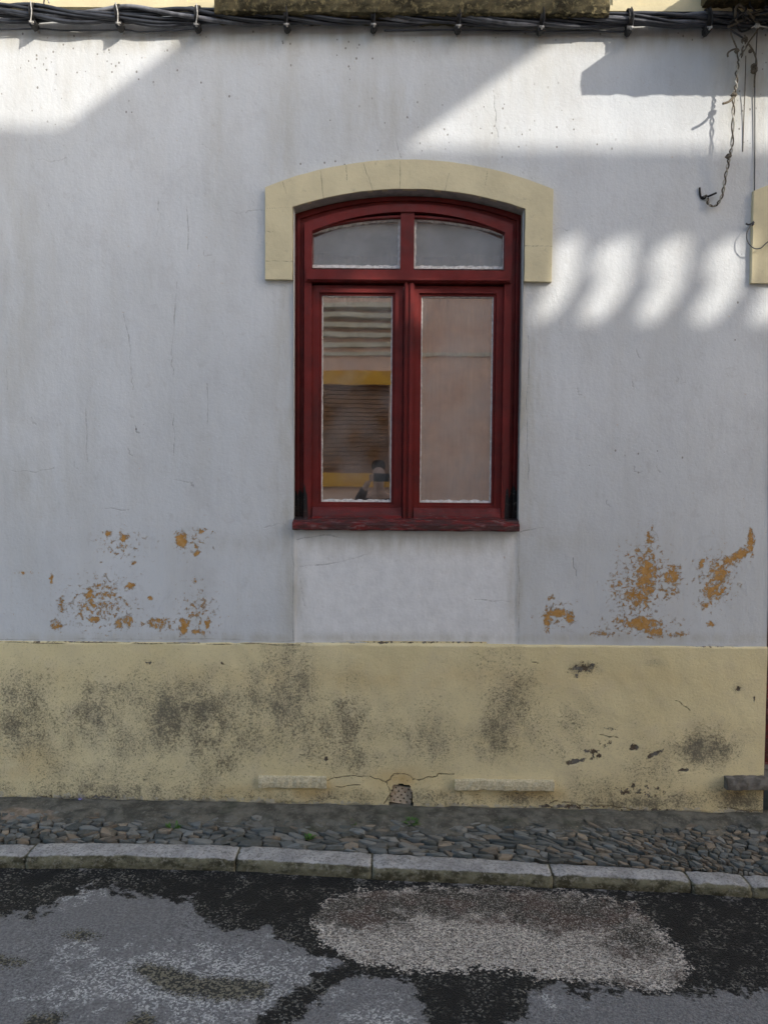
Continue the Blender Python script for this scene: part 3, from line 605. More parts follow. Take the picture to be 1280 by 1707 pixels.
def resample(outl, step=.012):
    out_ = []; n = len(outl)
    for i in range(n):
        x0, z0 = outl[i]; x1, z1 = outl[(i + 1) % n]; L = math.hypot(x1 - x0, z1 - z0); k = max(1, int(L / step))
        for j in range(k): out_.append((x0 + (x1 - x0) * j / k, z0 + (z1 - z0) * j / k))
    return out_
def putty(outl, y, base=.006, jit=.004, seed=0, wts=None):
    r = random.Random(seed); p = resample(outl); n = len(p); cx = sum(q[0] for q in p) / n; cz = sum(q[1] for q in p) / n; inn = []
    w = [base + jit * (mnoise.noise((p[i][0] * 40, p[i][1] * 40, seed)) + r.uniform(-.4, .4)) for i in range(n)]
    for i in range(n):
        a = Vector(p[i - 1]); b = Vector(p[(i + 1) % n]); t = (b - a).normalized(); nn = Vector((-t.y, t.x))
        if nn.dot(Vector((cx, cz)) - Vector(p[i])) < 0: nn = -nn
        k = max(.0015, w[i]) * (wts(p[i][0], p[i][1]) if wts else 1); inn.append((p[i][0] + nn.x * k, p[i][1] + nn.y * k))
    bm = bmesh.new(); add_band(bm, inn, p, y - .0075, y + .002, closed=True)
    o = bmobj('putty', bm, M_PUTTY, win); return o
def chaikin(p, it=1):
    return p
for i, (x0, x1) in enumerate((LW, RW_)):
    ol = light_outline(x0, x1, ubl)
    pane('pane', ol, uy, .10 + .03 * i); putty(ol, uy, .0095, .0035, 3 + i, lambda x, z: 1.5 if z < ubl + .01 else 1.0)
# cover strips between arch and top lights so the frame shows the same depth all round
bm = bmesh.new()
for x0, x1 in (LW, RW_):
    n = 14; pa = [(x0 - .012 + (x1 - x0 + .024) * i / n, 0) for i in range(n + 1)]
    lo = [(x, arc_z(x, MID_X, HALF_W, SP, AP) - .108) for x, _ in pa]; hi = [(x, arc_z(x, MID_X, HALF_W, SP, AP) - .099) for x, _ in pa]
    add_band(bm, lo, hi, .066, .13)
bmobj('arch_moulding', bm, M_PAINT, win, bevel=.0025)
# lower casements
y_c = .072; ct, cb = wz(478, y_c), wz(866, y_c)
def casement(xa, xb, ga, gb, seed, dust):
    """xa..xb outer edges, ga..gb glass edges"""
    gt, gb_ = wz(496, .1), wz(837, .1)
    c = empty('casement', (0, 0, 0), win)
    bm = bmesh.new()
    outer = [(xa, cb), (xa, ct), (xb, ct), (xb, cb)]; mid = [(ga - .012, gb_ - .012), (ga - .012, gt + .012), (gb + .012, gt + .012), (gb + .012, gb_ - .012)]
    inner = [(ga, gb_), (ga, gt), (gb, gt), (gb, gb_)]
    add_band(bm, mid, outer, y_c, .125, closed=True); add_band(bm, inner, mid, y_c + .012, .12, closed=True)
    me = bmobj('casement', bm, M_PAINT, win, bevel=.0025)
    COL.objects.unlink(c); bpy.data.objects.remove(c)
    pane('pane', inner, .100, dust); putty(inner, .100, .006, .0028, seed, lambda x, z: 2.0 if z < gb_ + .01 else .85)
    return me
casement(wx(519.5), wx(671), wx(537, .1, 660), wx(653, .1, 660), 11, -.035)
casement(wx(689), wx(838), wx(700.5, .1, 660), wx(819, .1, 660), 13, .03)
ax0, ax1 = wx(672, .04), wx(690, .04)
bxs('astragal', [(ax0, ax1, .052, .11, cb - .004, ztr0 + .004), (ax0 + .004, ax0 + .016, .040, .08, cb, ztr0 + .003), (ax1 - .026, ax1 - .004, .044, .08, cb + .001, ztr0 + .002)], .004)
# weatherboards on the bottom rails, sloping out
for (x0, x1) in ((wx(522), wx(671)), (wx(691), wx(836))):
    bm = bmesh.new(); z0, z1 = wz(866, .04), wz(846, .06); r = random.Random(int(x0 * 100)); n = 14
    prof = [(.075, z1), (.066, z1 - .002), (.048, z0 + .018), (.034, z0 + .008), (.033, z0), (.075, z0)]; rings = []
    for i in range(n + 1): rings.append([bm.verts.new((x0 + (x1 - x0) * i / n, y + r.uniform(-.0012, .0012), z + r.uniform(-.0012, .0012))) for y, z in prof])
    for i in range(n):
        for k in range(len(prof)): k2 = (k + 1) % len(prof); bm.faces.new((rings[i][k], rings[i + 1][k], rings[i + 1][k2], rings[i][k2]))
    bm.faces.new(rings[0]); bm.faces.new(rings[-1][::-1]); bmobj('weatherboard', bm, M_PAINT, win)
# sill
bm = bmesh.new(); sx0, sx1 = W(488, 878, -.02)[0], W(864.5, 878, -.02)[0]; s0, s1 = wz(884.5, -.02), wz(872, -.02); r = random.Random(5); n = 50
prof = [(.16, s0 - .0), (-.018, s0), (-.024, s0 + .006), (-.024, s1 - .008), (-.016, s1), (.0, s1 + .004), (.004, s1 + .015), (.06, s1 + .022), (.16, s1 + .026)]; rings = []
for i in range(n + 1):
    x = sx0 + (sx1 - sx0) * i / n; inside = XL + .004 < x < XR + .0
    rings.append([bm.verts.new((min(max(x, XL + .001), XR + .001) if y > .0 else x, y + r.uniform(-.001, .001), z + r.uniform(-.0013, .0013) + .002 * mnoise.noise((x * 12, k, 0)))) for k, (y, z) in enumerate(prof)])
for i in range(n):
    for k in range(len(prof) - 1): bm.faces.new((rings[i][k], rings[i + 1][k], rings[i + 1][k + 1], rings[i][k + 1]))
bm.faces.new(rings[0]); bm.faces.new(rings[-1][::-1]); bmobj('sill', bm, M_PAINT, win)
# net curtain and the dim room behind
CUR_Z = wz(465)
V = []; Fc = []; n = 120
for i in range(n + 1):
    x = MID_X + .03 + (XR + .03 - MID_X - .03) * i / n; y = .22 + .004 * math.sin(i * .5) + .002 * math.sin(i * 1.3)
    V += [(x, y, SILL_Z - .02), (x, y, CUR_Z)]
for i in range(n): Fc.append((2 * i, 2 * i + 2, 2 * i + 3, 2 * i + 1))
o = mobj('curtain', V, Fc, mat_curtain(), None, True); tag(o, 'brownish net curtain hanging behind the lower right window pane', 'curtain')
V = []; Fc = []; n = 160
for i in range(n + 1):
    x = XL - .03 + (XR - XL + .06) * i / n; y = .27 + .016 * math.sin(i * .55) + .008 * math.sin(i * 1.7 + 1); d = .02 * math.sin(i * .11) + .015 * math.sin(i * .31)
    V += [(x, y, CUR_Z - .05 + d), (x, y - .01, CUR_Z + .10 + d), (x, y, CUR_Z + .17 + d * .5)]
for i in range(n):
    for k in range(2): Fc.append((3 * i + k, 3 * i + 3 + k, 3 * i + 4 + k, 3 * i + 1 + k))
o = mobj('curtain', V, Fc, mat_simple('pale_voile', (0.36, 0.35, 0.34), (0.62, 0.60, 0.58), 5, .95, .0005, .1), None, True); tag(o, 'short pale gathered curtain showing faintly behind the arched top panes', 'curtain')
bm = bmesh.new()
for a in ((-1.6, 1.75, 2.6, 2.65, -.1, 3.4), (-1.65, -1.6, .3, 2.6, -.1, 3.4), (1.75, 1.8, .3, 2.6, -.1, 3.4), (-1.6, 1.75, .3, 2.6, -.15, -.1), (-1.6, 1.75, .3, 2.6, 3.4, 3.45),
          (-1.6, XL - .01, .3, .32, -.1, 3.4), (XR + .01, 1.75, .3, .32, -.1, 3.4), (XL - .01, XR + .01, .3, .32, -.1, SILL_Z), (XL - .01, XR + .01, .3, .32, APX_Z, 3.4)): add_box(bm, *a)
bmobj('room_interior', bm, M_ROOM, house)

# door: two planked leaves in a frame
door = empty('door', (0, 0, 0), house)
bm = bmesh.new()
def dpath(off): p = arc(DMX, DOOR_W / 2 - off, SPR_Z - off, APX_Z - off, 24); return [(p[0][0], .02)] + p + [(p[-1][0], .02)]
add_band(bm, dpath(.06), dpath(-.005), .10, .2); bmobj('door_frame', bm, M_PAINT, door, bevel=.003)
for sx in (-1, 1):
    x0, x1 = (DOOR_XL + .058, DMX - .002) if sx < 0 else (DMX + .002, DXR - .058)
    bm = bmesh.new(); zt = lambda x: arc_z(x, DMX, DOOR_W / 2, SPR_Z, APX_Z) - .07
    add_prism(bm, [(x0, .09), (x1, .09)] + [(x1 + (x0 - x1) * i / 8, zt(x1 + (x0 - x1) * i / 8)) for i in range(9)], .13, .18)
    for z0, z1 in ((.22, .85), (.98, 1.75), (1.88, 2.6)): add_box(bm, x0 + .09, x1 - .09, .118, .131, z0, z1)
    lf = bmobj('door_leaf', bm, M_PAINT, door, bevel=.004)
bm = bmesh.new(); add_tube(bm, [(DMX - .05, .13, 1.1), (DMX - .05, .08, 1.1), (DMX - .12, .075, 1.1)], .009); bmobj('handle', bm, mat_simple('dull_brass', (0.2, 0.15, 0.07), (0.3, 0.23, 0.1), 30, .4, .001, .5, 1), door, True)

# ledges, band course and upper storey
zc = W(640, 30)[1]
bm = bmesh.new(); z_low = W(640, 21)[1]
UP = 6.4
add_box(bm, -5, 5, -.006, .05, 3.985, UP); bmobj('wall', bm, mat_simple('upper_plaster', (0.6, 0.6, 0.58), (0.72, 0.72, 0.7), 8, .92), house)
M_BAND = mat_cream('cream_band', (0.62, 0.54, 0.34))
zb0 = W(200, 17)[1]; zb1 = zb0 + .22
bm = bmesh.new()
seg = [(-5, W(315, 5)[0], -.03), (W(1018, 5)[0], W(1062, 5)[0], -.03)]
for x0, x1, y in seg: add_box(bm, x0, x1, y, .0, zb0 + .022, zb1)
add_box(bm, W(315, 5)[0], W(1018, 5)[0], -.02, .0, zb0 + .022, zb1); add_box(bm, W(1062, 5)[0], 5, -.02, .0, zb0 + .022, zb1)
add_box(bm, -5, 5, -.034, .0, zb0 - .004, zb0 + .0215)
o = bmobj('band_course', bm, M_BAND, house); set_attrs(o.data, {'crack': np.full(len(o.data.vertices), 1.0)})
# two sills of the floor above
yl = -.10
a, b = W(357, 19, yl), W(1016, 23, yl)
rough_slab('upper_sill', (a[0], b[0], (a[1] + b[1]) / 2, (a[1] + b[1]) / 2 + .075), yl, -.0, M_MOSS, house, .004, 12)
# balcony at the right: half a metre deep, its shadow falls on the wall
a = W(1165, 20); BZ = W(1180, 20)[1] + .0
bal = rough_slab('balcony_slab', (a[0], 3.3, BZ, BZ + .115), -.535, .0, M_MOSS, house, .004, 21)
bm = bmesh.new(); IR = mat_simple('balcony_iron', (0.02, 0.02, 0.02), (0.05, 0.045, 0.04), 30, .6)
for i in range(17): x = a[0] + .06 + i * .11; add_tube(bm, [(x, -.49, BZ + .11), (x, -.49, BZ + 1.02)], .007, 6)
add_tube(bm, [(a[0] + .05, -.0, BZ + 1.03), (a[0] + .05, -.49, BZ + 1.03), (3.2, -.49, BZ + 1.03)], .014, 6)
# (the guard would throw its bars further down only above the photo's lit band)
bm.free()
# upper windows and roof edge
M_SHUT = mat_simple('shutter_boards', (0.12, 0.016, 0.014), (0.16, 0.022, 0.02), 20, .6)
for cx, z0, z1, w in ((MID_X, 4.25, 5.7, .9), (2.4, 4.12, 5.9, 1.0), (-2.6, 4.25, 5.7, .9)):
    bm = bmesh.new(); add_band(bm, [(cx - w / 2, z0), (cx - w / 2, z1), (cx + w / 2, z1), (cx + w / 2, z0)], [(cx - w / 2 - .12, z0), (cx - w / 2 - .12, z1 + .12), (cx + w / 2 + .12, z1 + .12), (cx + w / 2 + .12, z0)], -.03, -.0065)
    o = bmobj('upper_surround', bm, M_BAND, house); set_attrs(o.data, {'crack': np.full(len(o.data.vertices), 1.0)})
    bm = bmesh.new(); add_box(bm, cx - w / 2, cx - .003, -.02, -.0065, z0, z1); add_box(bm, cx + .003, cx + w / 2, -.02, -.0065, z0, z1)
    for k in range(22):
        zz = z0 + .06 + k * (z1 - z0 - .12) / 22
        for s in (-1, 1): add_box(bm, cx + s * w / 4 - w / 4 + .05, cx + s * w / 4 + w / 4 - .05, -.03, -.0205, zz, zz + .02)
    bmobj('upper_shutter', bm, M_SHUT, house)
bm = bmesh.new(); add_box(bm, -5, 5, -.12, .0, UP, UP + .12); bmobj('eaves_cornice', bm, M_BAND, house)
bm = bmesh.new(); add_prism(bm, [(-5, UP + .12), (5, UP + .12), (5, UP + .17), (-5, UP + .17)], -.2, 3.0); bmobj('roof', bm, mat_simple('clay_roof', (0.3, 0.12, 0.06), (0.4, 0.2, 0.11), 20, .9), house)
bm = bmesh.new(); add_box(bm, -5, 5, 2.9, 3.0, -.2, UP + .12); add_box(bm, -5, -4.9, .05, 2.9, -.2, UP + .12); add_box(bm, 4.9, 5, .05, 2.9, -.2, UP + .12); bmobj('rear_wall', bm, M_ROOM, house)

# ================================================================== GROUND
KT = [(-60, 1403), (0, 1406), (60, 1404.5), (200, 1405), (396, 1409), (619, 1421), (780, 1430), (918, 1438), (1142, 1450), (1243, 1456), (1280, 1459), (1340, 1463)]
KF = [(-60, 1425), (0, 1427), (200, 1427), (396, 1433), (619, 1446), (780, 1453), (918, 1460), (1142, 1471), (1243, 1478), (1280, 1480), (1340, 1484)]
kb = [G(*p) for p in KT]; kf = [G(*p) for p in KF]
def interp(lst, x):
    if x <= lst[0][0]: (x0, y0), (x1, y1) = lst[0], lst[1]; s = (kb[-1][1] - kb[1][1]) / (kb[-1][0] - kb[1][0]); return y0 + (x - x0) * s
    if x >= lst[-1][0]: (x0, y0) = lst[-1]; s = (kb[-1][1] - kb[1][1]) / (kb[-1][0] - kb[1][0]); return y0 + (x - x0) * s
    for (x0, y0), (x1, y1) in zip(lst[:-1], lst[1:]):
        if x0 <= x <= x1: return y0 + (y1 - y0) * (x - x0) / (x1 - x0)
back_y = lambda x: interp(kb, x); front_y = lambda x: interp(kf, x)
# road
DARK1 = [(-200, 1430), (0, 1440), (300, 1445), (620, 1458), (920, 1474), (1280, 1495), (1500, 1505), (1500, 1665), (1280, 1656), (1200, 1654), (1130, 1662), (1060, 1655), (990, 1650), (930, 1642), (885, 1655), (880, 1690), (820, 1720), (730, 1720), (705, 1690), (690, 1645), (640, 1632), (600, 1625), (560, 1640), (530, 1665),
         (480, 1720), (420, 1720), (450, 1675), (520, 1632), (575, 1604), (520, 1592), (470, 1565), (450, 1545), (410, 1554), (350, 1542), (325, 1522), (318, 1498), (250, 1492), (150, 1478), (110, 1487), (80, 1512), (50, 1524), (0, 1520), (-200, 1525)]
TAN = [(523, 1535), (545, 1502), (600, 1487), (700, 1480), (850, 1482), (1000, 1496), (1060, 1512), (1110, 1560), (1150, 1612), (1125, 1652), (1060, 1646), (950, 1634), (800, 1614), (720, 1620), (640, 1610), (600, 1608), (560, 1587), (530, 1562)]
MOSS = [[(215, 1612), (260, 1606), (330, 1628), (400, 1632), (455, 1640), (440, 1664), (380, 1668), (300, 1662), (265, 1650), (240, 1627)], [(105, 1558), (140, 1552), (170, 1558), (150, 1568), (115, 1568)], [(-40, 1595), (20, 1596), (50, 1604), (20, 1610), (-40, 1610)], [(45, 1700), (90, 1688), (110, 1695), (80, 1720), (30, 1720)], [(210, 1700), (240, 1688), (260, 1700), (250, 1720), (210, 1720)]]
def road_attrs(P, V):
    # behind the camera the traced marks must not repeat
    ok = V[:, 1] > -3.0; f = lambda a, d: np.where(ok, a, d)
    ms = np.max([poly_sd(P, m) for m in MOSS], axis=0)
    return {'dark': f(np.clip(poly_sd(P, DARK1), -60, 60), -22), 'tan': f(np.clip(poly_sd(P, TAN), -60, 60), -60), 'moss': f(np.clip(ms, -60, 60), -60),
            'pale': f(blob(P, [(330, 1640, 220, 60, .45), (120, 1590, 100, 30, .25), (640, 1700, 80, 40, .3), (100, 1480, 80, 25, .4), (920, 1670, 60, 20, .2), (300, 1600, 60, 20, .3), (450, 1475, 160, 12, .4)]), .1),
            'tandark': f(blob(P, [(600, 1520, 90, 34, .95), (780, 1505, 220, 26, 1.0), (960, 1525, 130, 34, 1.0), (1060, 1570, 60, 46, .75), (1000, 1640, 150, 8, .6), (1130, 1625, 20, 30, .5)]), 0)}
xr = np.concatenate([np.arange(-14, -2.4, .4), np.arange(-2.4, 2.4, .014), np.arange(2.4, 14.1, .4)]); yr = np.concatenate([np.arange(-4.2, -2.0, .1), np.arange(-2.0, -.40, .014)])
def sheet_xy(name, xs, ys, zf, attrs, m, keep=None):
    X, Y = np.meshgrid(xs, ys); Z = zf(X, Y); nx, ny = len(xs), len(ys); idx = np.arange(nx * ny).reshape(ny, nx)
    q = np.stack([idx[:-1, :-1], idx[:-1, 1:], idx[1:, 1:], idx[1:, :-1]], -1).reshape(-1, 4); V = np.stack([X, Y, Z], -1).reshape(-1, 3)
    me = bpy.data.meshes.new(name); me.vertices.add(len(V)); me.vertices.foreach_set('co', V.astype(np.float32).ravel()); me.loops.add(q.size); me.loops.foreach_set('vertex_index', q.astype(np.int32).ravel())
    me.polygons.add(len(q)); me.polygons.foreach_set('loop_start', (np.arange(len(q)) * 4).astype(np.int32)); me.polygons.foreach_set('loop_total', np.full(len(q), 4, np.int32)); me.update(calc_edges=True)
    me.polygons.foreach_set('use_smooth', np.ones(len(q), bool)); set_attrs(me, attrs(to_px(V[:, 0], V[:, 1], V[:, 2]), V)); me.materials.append(m)
    o = bpy.data.objects.new(name, me); COL.objects.link(o); return o
def rz(X, Y): return road_z(X, Y) + .0016 * wobble(X * .35, Y * .35) + .002 * np.sin(X * 3 + Y * 5)
road = sheet_xy('road', xr, yr, rz, road_attrs, mat_road()); tag(road, kind='structure')
# pavement bed: cement fillet along the wall, joints low
M_PAVE = mat_pave()
def pz(X, Y):
    d = -Y; f = .030 * np.exp(-(d / np.maximum(.05, .18 + .045 * wobble(X * .7) + .04 * np.sin(X * 1.3 + 2))) ** 4)
    return pave_z(X, Y) - .0105 + .004 * np.sin(X * 23 + 3 * np.sin(Y * 31)) * np.sin(Y * 37 + X * 5) + f + .0016 * wobble(X * .8, Y * 3) * 1.0
def pave_attrs(P, V):
    return {'brown': blob(P, [(40, 1368, 55, 20, 1.1), (120, 1350, 40, 10, .4), (1080, 1395, 0.1, 0.1, 0)]), 'joint': np.clip((-V[:, 1] - .2) / .1, 0, 1)}
xp = np.concatenate([np.arange(-14, -2.4, .3), np.arange(-2.4, 2.4, .012), np.arange(2.4, 14.1, .3)]); t_ = np.linspace(0, 1, 46)
X, T = np.meshgrid(xp, t_); bys = np.array([back_y(x) - .03 for x in xp]); Y = T * bys[None, :] + .03 * (1 - T)
V = np.stack([X, Y, pz(X, Y)], -1).reshape(-1, 3); nx = len(xp); Fc = [(j * nx + i, j * nx + i + 1, (j + 1) * nx + i + 1, (j + 1) * nx + i) for j in range(len(t_) - 1) for i in range(nx - 1)]
pv = mobj('pavement', V, Fc, M_PAVE, None, True); set_attrs(pv.data, pave_attrs(to_px(V[:, 0], V[:, 1], V[:, 2]), V)); tag(pv, kind='structure')
# slate cobbles laid on edge: cells of a warped jittered lattice
def clip_poly(poly, mx, my, nx_, ny_):
    out_ = []
    for i in range(len(poly)):
        a, b = poly[i], poly[(i + 1) % len(poly)]; da = (a[0] - mx) * nx_ + (a[1] - my) * ny_; db = (b[0] - mx) * nx_ + (b[1] - my) * ny_
        if da <= 0: out_.append(a)
        if (da < 0) != (db < 0) and abs(da - db) > 1e-12: t = da / (da - db); out_.append((a[0] + (b[0] - a[0]) * t, a[1] + (b[1] - a[1]) * t))
    return out_
def cobbles():
    r = random.Random(11); s = .036; pts = {}
    nx_, ny_ = int(6.4 / s / 1.0), int(1.0 / s)
    for i in range(-4, nx_ + 4):
        for j in range(-4, ny_ + 4):
            if r.random() < .26 + .35 * mnoise.noise((i * .23, j * .3, 4)): continue
            pts[(i, j)] = (i * s + r.uniform(-.46, .46) * s, j * s + r.uniform(-.46, .46) * s)
    V, Fc, tone, warm = [], [], [], []
    def warp(u, v):
        x = u * 1.25 - 3.6; y = -(v * .78) + .05
        x2 = x - y * (.55 + .75 * math.sin(x * 1.9 + 1)) + .02 * math.sin(y * 30 + x * 3); y2 = y + .035 * math.sin(x * 2.6) + .012 * math.sin(x * 9 + 1)
        return x2, y2
    for (i, j), (u, v) in pts.items():
        poly = [(u - 3 * s, v - 3 * s), (u + 3 * s, v - 3 * s), (u + 3 * s, v + 3 * s), (u - 3 * s, v + 3 * s)]
        for di in range(-3, 4):
            for dj in range(-3, 4):
                q = pts.get((i + di, j + dj))
                if q is None or (di == 0 and dj == 0): continue
                poly = clip_poly(poly, (u + q[0]) / 2, (v + q[1]) / 2, q[0] - u, q[1] - v)
                if len(poly) < 3: break
            if len(poly) < 3: break
        if len(poly) < 3: continue
        w = [warp(*p) for p in poly]; cx = sum(p[0] for p in w) / len(w); cy = sum(p[1] for p in w) / len(w)
        if cx < -2.6 or cx > 2.9: continue
        if cy > .0 or cy < back_y(cx) - .012: continue
        area = abs(sum(w[k][0] * w[(k + 1) % len(w)][1] - w[(k + 1) % len(w)][0] * w[k][1] for k in range(len(w)))) / 2
        if area < .00035: continue
        for _ in range(r.random() < .35): w = [((a[0] * q + b[0] * (1 - q)), (a[1] * q + b[1] * (1 - q))) for a, b in zip(w, w[1:] + w[:1]) for q in (.78, .22)]
        w = [(p[0] + r.uniform(-.0022, .0022), p[1] + r.uniform(-.0022, .0022)) for p in w]; g = r.uniform(.0022, .005); sz = math.sqrt(area); k = max(.6, 1 - 2 * g / sz)
        w = [(cx + (p[0] - cx) * k, cy + (p[1] - cy) * k) for p in w]
        w = [(p[0], max(p[1], back_y(p[0]) + .001)) for p in w]
        h = r.uniform(-.006, .008); tx, ty = r.uniform(-.24, .24), r.uniform(-.28, .28); base = len(V); n = len(w)
        P = to_px(np.array([cx]), np.array([cy]), np.array([pave_z(cx, cy)])); 
        for sc_, dz in ((1.0, -.03), (1.0, -.003), (.965, .0008), (.85, .0014)):
            for p in w:
                x = cx + (p[0] - cx) * sc_; y = cy + (p[1] - cy) * sc_
                V.append((x, y, pave_z(x, y) + h + dz + (x - cx) * tx + (y - cy) * ty + (mnoise.noise((x * 60, y * 60, 1)) * .003 if dz > 0 else 0)))
        V.append((cx, cy, pave_z(cx, cy) + h + .0016))
        for l in range(3):
            for m_ in range(n): m2 = (m_ + 1) % n; Fc.append((base + l * n + m_, base + l * n + m2, base + (l + 1) * n + m2, base + (l + 1) * n + m_))
        for m_ in range(n): Fc.append((base + 3 * n + m_, base + 3 * n + (m_ + 1) % n, base + 4 * n))
        t = r.random() ** 1.3; wq = 1.0 if r.random() < .15 + .25 * (P[0][0] > 1000) else r.uniform(0, .35); tone += [t] * (4 * n + 1); warm += [wq] * (4 * n + 1)
    o = mobj('cobblestones', V, Fc, mat_cobble(), None, False)
    bmx = bmesh.new(); bmx.from_mesh(o.data); bmesh.ops.recalc_face_normals(bmx, faces=bmx.faces[:]); bmx.to_mesh(o.data); bmx.free()
    o.data.polygons.foreach_set('use_smooth', [True] * len(o.data.polygons))
    set_attrs(o.data, {'tone': np.array(tone), 'warm': np.array(warm)}); tag(o, 'grey slate cobbles set on edge in the narrow pavement', 'cobblestones', kind='stuff'); return o
cobbles()
# kerb stones
M_KERB = mat_kerb()
JO = [-800, -560, -255, 47, 392, 620, 921, 1150, 1246, 1520, 1790]
KLAB = {47: 'pale kerb stone at the far left end of the row', 392: 'long pale kerb stone, second from the left, with straight clean top', 620: 'kerb stone in front of the vent, ending in a fine upright joint',
        921: 'long mossy faced kerb stone between the vent and the chipped joint', 1150: 'kerb stone with a chipped diagonal left end', 1246: 'short kerb stone, second from the right end', 1520: 'kerb stone at the right end, cut by a wide dark joint'}
def kx_of(px): return G(px, 1420 + .04 * px)[0]
for q, (pa, pb) in enumerate(zip(JO[:-1], JO[1:])):
    x0, x1 = kx_of(pa) + .0025, kx_of(pb) - .0025; n = max(8, int((x1 - x0) / .016)); r = random.Random(q + 40); off = r.uniform(-.005, .005); dz = r.uniform(-.003, .003)
    V, Fc = [], []; m = 12
    for i in range(n + 1):
        x = x0 + (x1 - x0) * i / n; yb, yf = back_y(x), front_y(x) + off; e = min(i, n - i) / 3.0; rd = .004 if e < 1 else 0
        prof = [(yb, -.10), (yb, -.012), (yb - .004, -.002), (yb - .02, .001), ((yb + yf) / 2, .002), (yf + .026, .001), (yf + .013, -.001), (yf + .003, -.009), (yf - .001, -.024), (yf - .002, -.04), (yf + .002, -.06), (yf + .004, -.12)]
        for k, (y, z) in enumerate(prof):
            nn = mnoise.noise((x * 22, k * .8, q)) * .0035 + mnoise.noise((x * 6, k * .4, q + 5)) * .002 + mnoise.noise((x * 70, k * 2.1, q)) * .0014
            V.append((x + (r.uniform(-.002, .002) if e < .4 else 0), y - nn * (k > 4), pave_z(x, y) + z + dz + nn * (1 < k < 9) - rd))
    for i in range(n):
        for k in range(m - 1): Fc.append((i * m + k, (i + 1) * m + k, (i + 1) * m + k + 1, i * m + k + 1))
    Fc.append(tuple(range(m))); Fc.append(tuple(n * m + k for k in range(m))[::-1])
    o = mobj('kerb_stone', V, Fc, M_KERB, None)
    bmx = bmesh.new(); bmx.from_mesh(o.data); bmesh.ops.recalc_face_normals(bmx, faces=bmx.faces[:]); bmx.to_mesh(o.data); bmx.free(); o.data.polygons.foreach_set('use_smooth', [True] * len(o.data.polygons))
    tag(o, KLAB.get(pb, 'kerb stone further along the street, outside the photo'), 'kerb stone', 'kerb stones along the pavement')
bm = bmesh.new(); add_box(bm, -400, 400, -400, 400, -.72, -.70); gnd = bmobj('ground', bm, mat_simple('far_ground', (0.26, 0.25, 0.22), (0.34, 0.32, 0.29), 3, .95)); tag(gnd, kind='structure')

# ================================================================== CABLES
M_CAB = mat_simple('black_cable_sheath', (0.014, 0.015, 0.018), (0.04, 0.042, 0.05), 12, .42, .001, .6)
M_CABG = mat_simple('glinting_cable_sheath', (0.045, 0.046, 0.05), (0.22, 0.22, 0.235), 12, .45, .001, .6)  # lighter strands: sun glints put into the colour, with dusty variation
M_IRON = mat_simple('black_clip', (0.012, 0.012, 0.012), (0.035, 0.032, 0.03), 40, .6)
M_GALV = mat_simple('galvanised_nail', (0.28, 0.26, 0.23), (0.5, 0.48, 0.44), 60, .5, .001, .5)
BC = [(-2.6, W(0, 33)[1] + .01)] + [W(px, py) for px, py in ((-40, 31), (66, 33), (135, 36), (205, 35), (270, 38), (335, 37), (410, 39), (480, 37), (550, 39), (622, 37), (690, 41), (762, 39), (830, 43), (898, 41), (970, 44), (1042, 42), (1110, 44), (1170, 42), (1230, 44), (1290, 42))] + [(2.6, W(1280, 44)[1]), (3.4, W(1280, 44)[1] - .01)]
CPATH = smooth_path([(x, -.052, z) for x, z in BC], 14)
bundle = empty('cable_bundle', (0, 0, 0)); tag(bundle, 'thick bundle of twisted black cables strung across the top of the wall', 'cable bundle')
NS = 9
for s in range(NS):
    ph = 2 * math.pi * s / NS; rad = .0075 + .003 * ((s * 7) % 5) / 4; rad = min(rad, .0105); rr_ = .026 if s % 3 else .012; p = []
    for i, c in enumerate(CPATH):
        a = ph + c.x * (4.3 + .15 * (s % 3)) + .5 * math.sin(c.x * 2 + s); loose = 1 + .35 * max(0, math.sin(c.x * 7.7 + s * 1.9)) * (1.6 if c.x < -.9 else .6)
        p.append((c.x, c.y + math.cos(a) * rr_ * .75, c.z + math.sin(a) * rr_ * loose))
    bm = bmesh.new(); add_tube(bm, p, rad, 8); bmobj('cable', bm, M_CABG if s in (2, 6) else M_CAB, bundle, True)
for (pts, r0) in (([(-60, 45), (0, 48), (66, 47), (110, 50), (205, 49), (240, 52), (335, 47)], .0035), ([(560, 22), (600, 24), (700, 25), (860, 27), (1020, 30), (1100, 22), (1160, 19), (1290, 18)], .004), ([(640, 50), (762, 49), (900, 52), (960, 51), (1042, 52)], .0045), ([(900, 30), (1000, 28), (1090, 24), (1140, 27), (1170, 33), (1300, 30)], .004)):
    bm = bmesh.new(); add_tube(bm, smooth_path([(W(a_, b_, -.03)[0], -.03, W(a_, b_, -.03)[1]) for a_, b_ in pts], 10), r0, 6); bmobj('cable', bm, M_CAB, bundle, True)
ORD = ['leftmost', 'second from left', 'third from left', 'fourth from left', 'fifth from left', 'sixth from left', 'seventh from left', 'eighth from left', 'ninth from left']
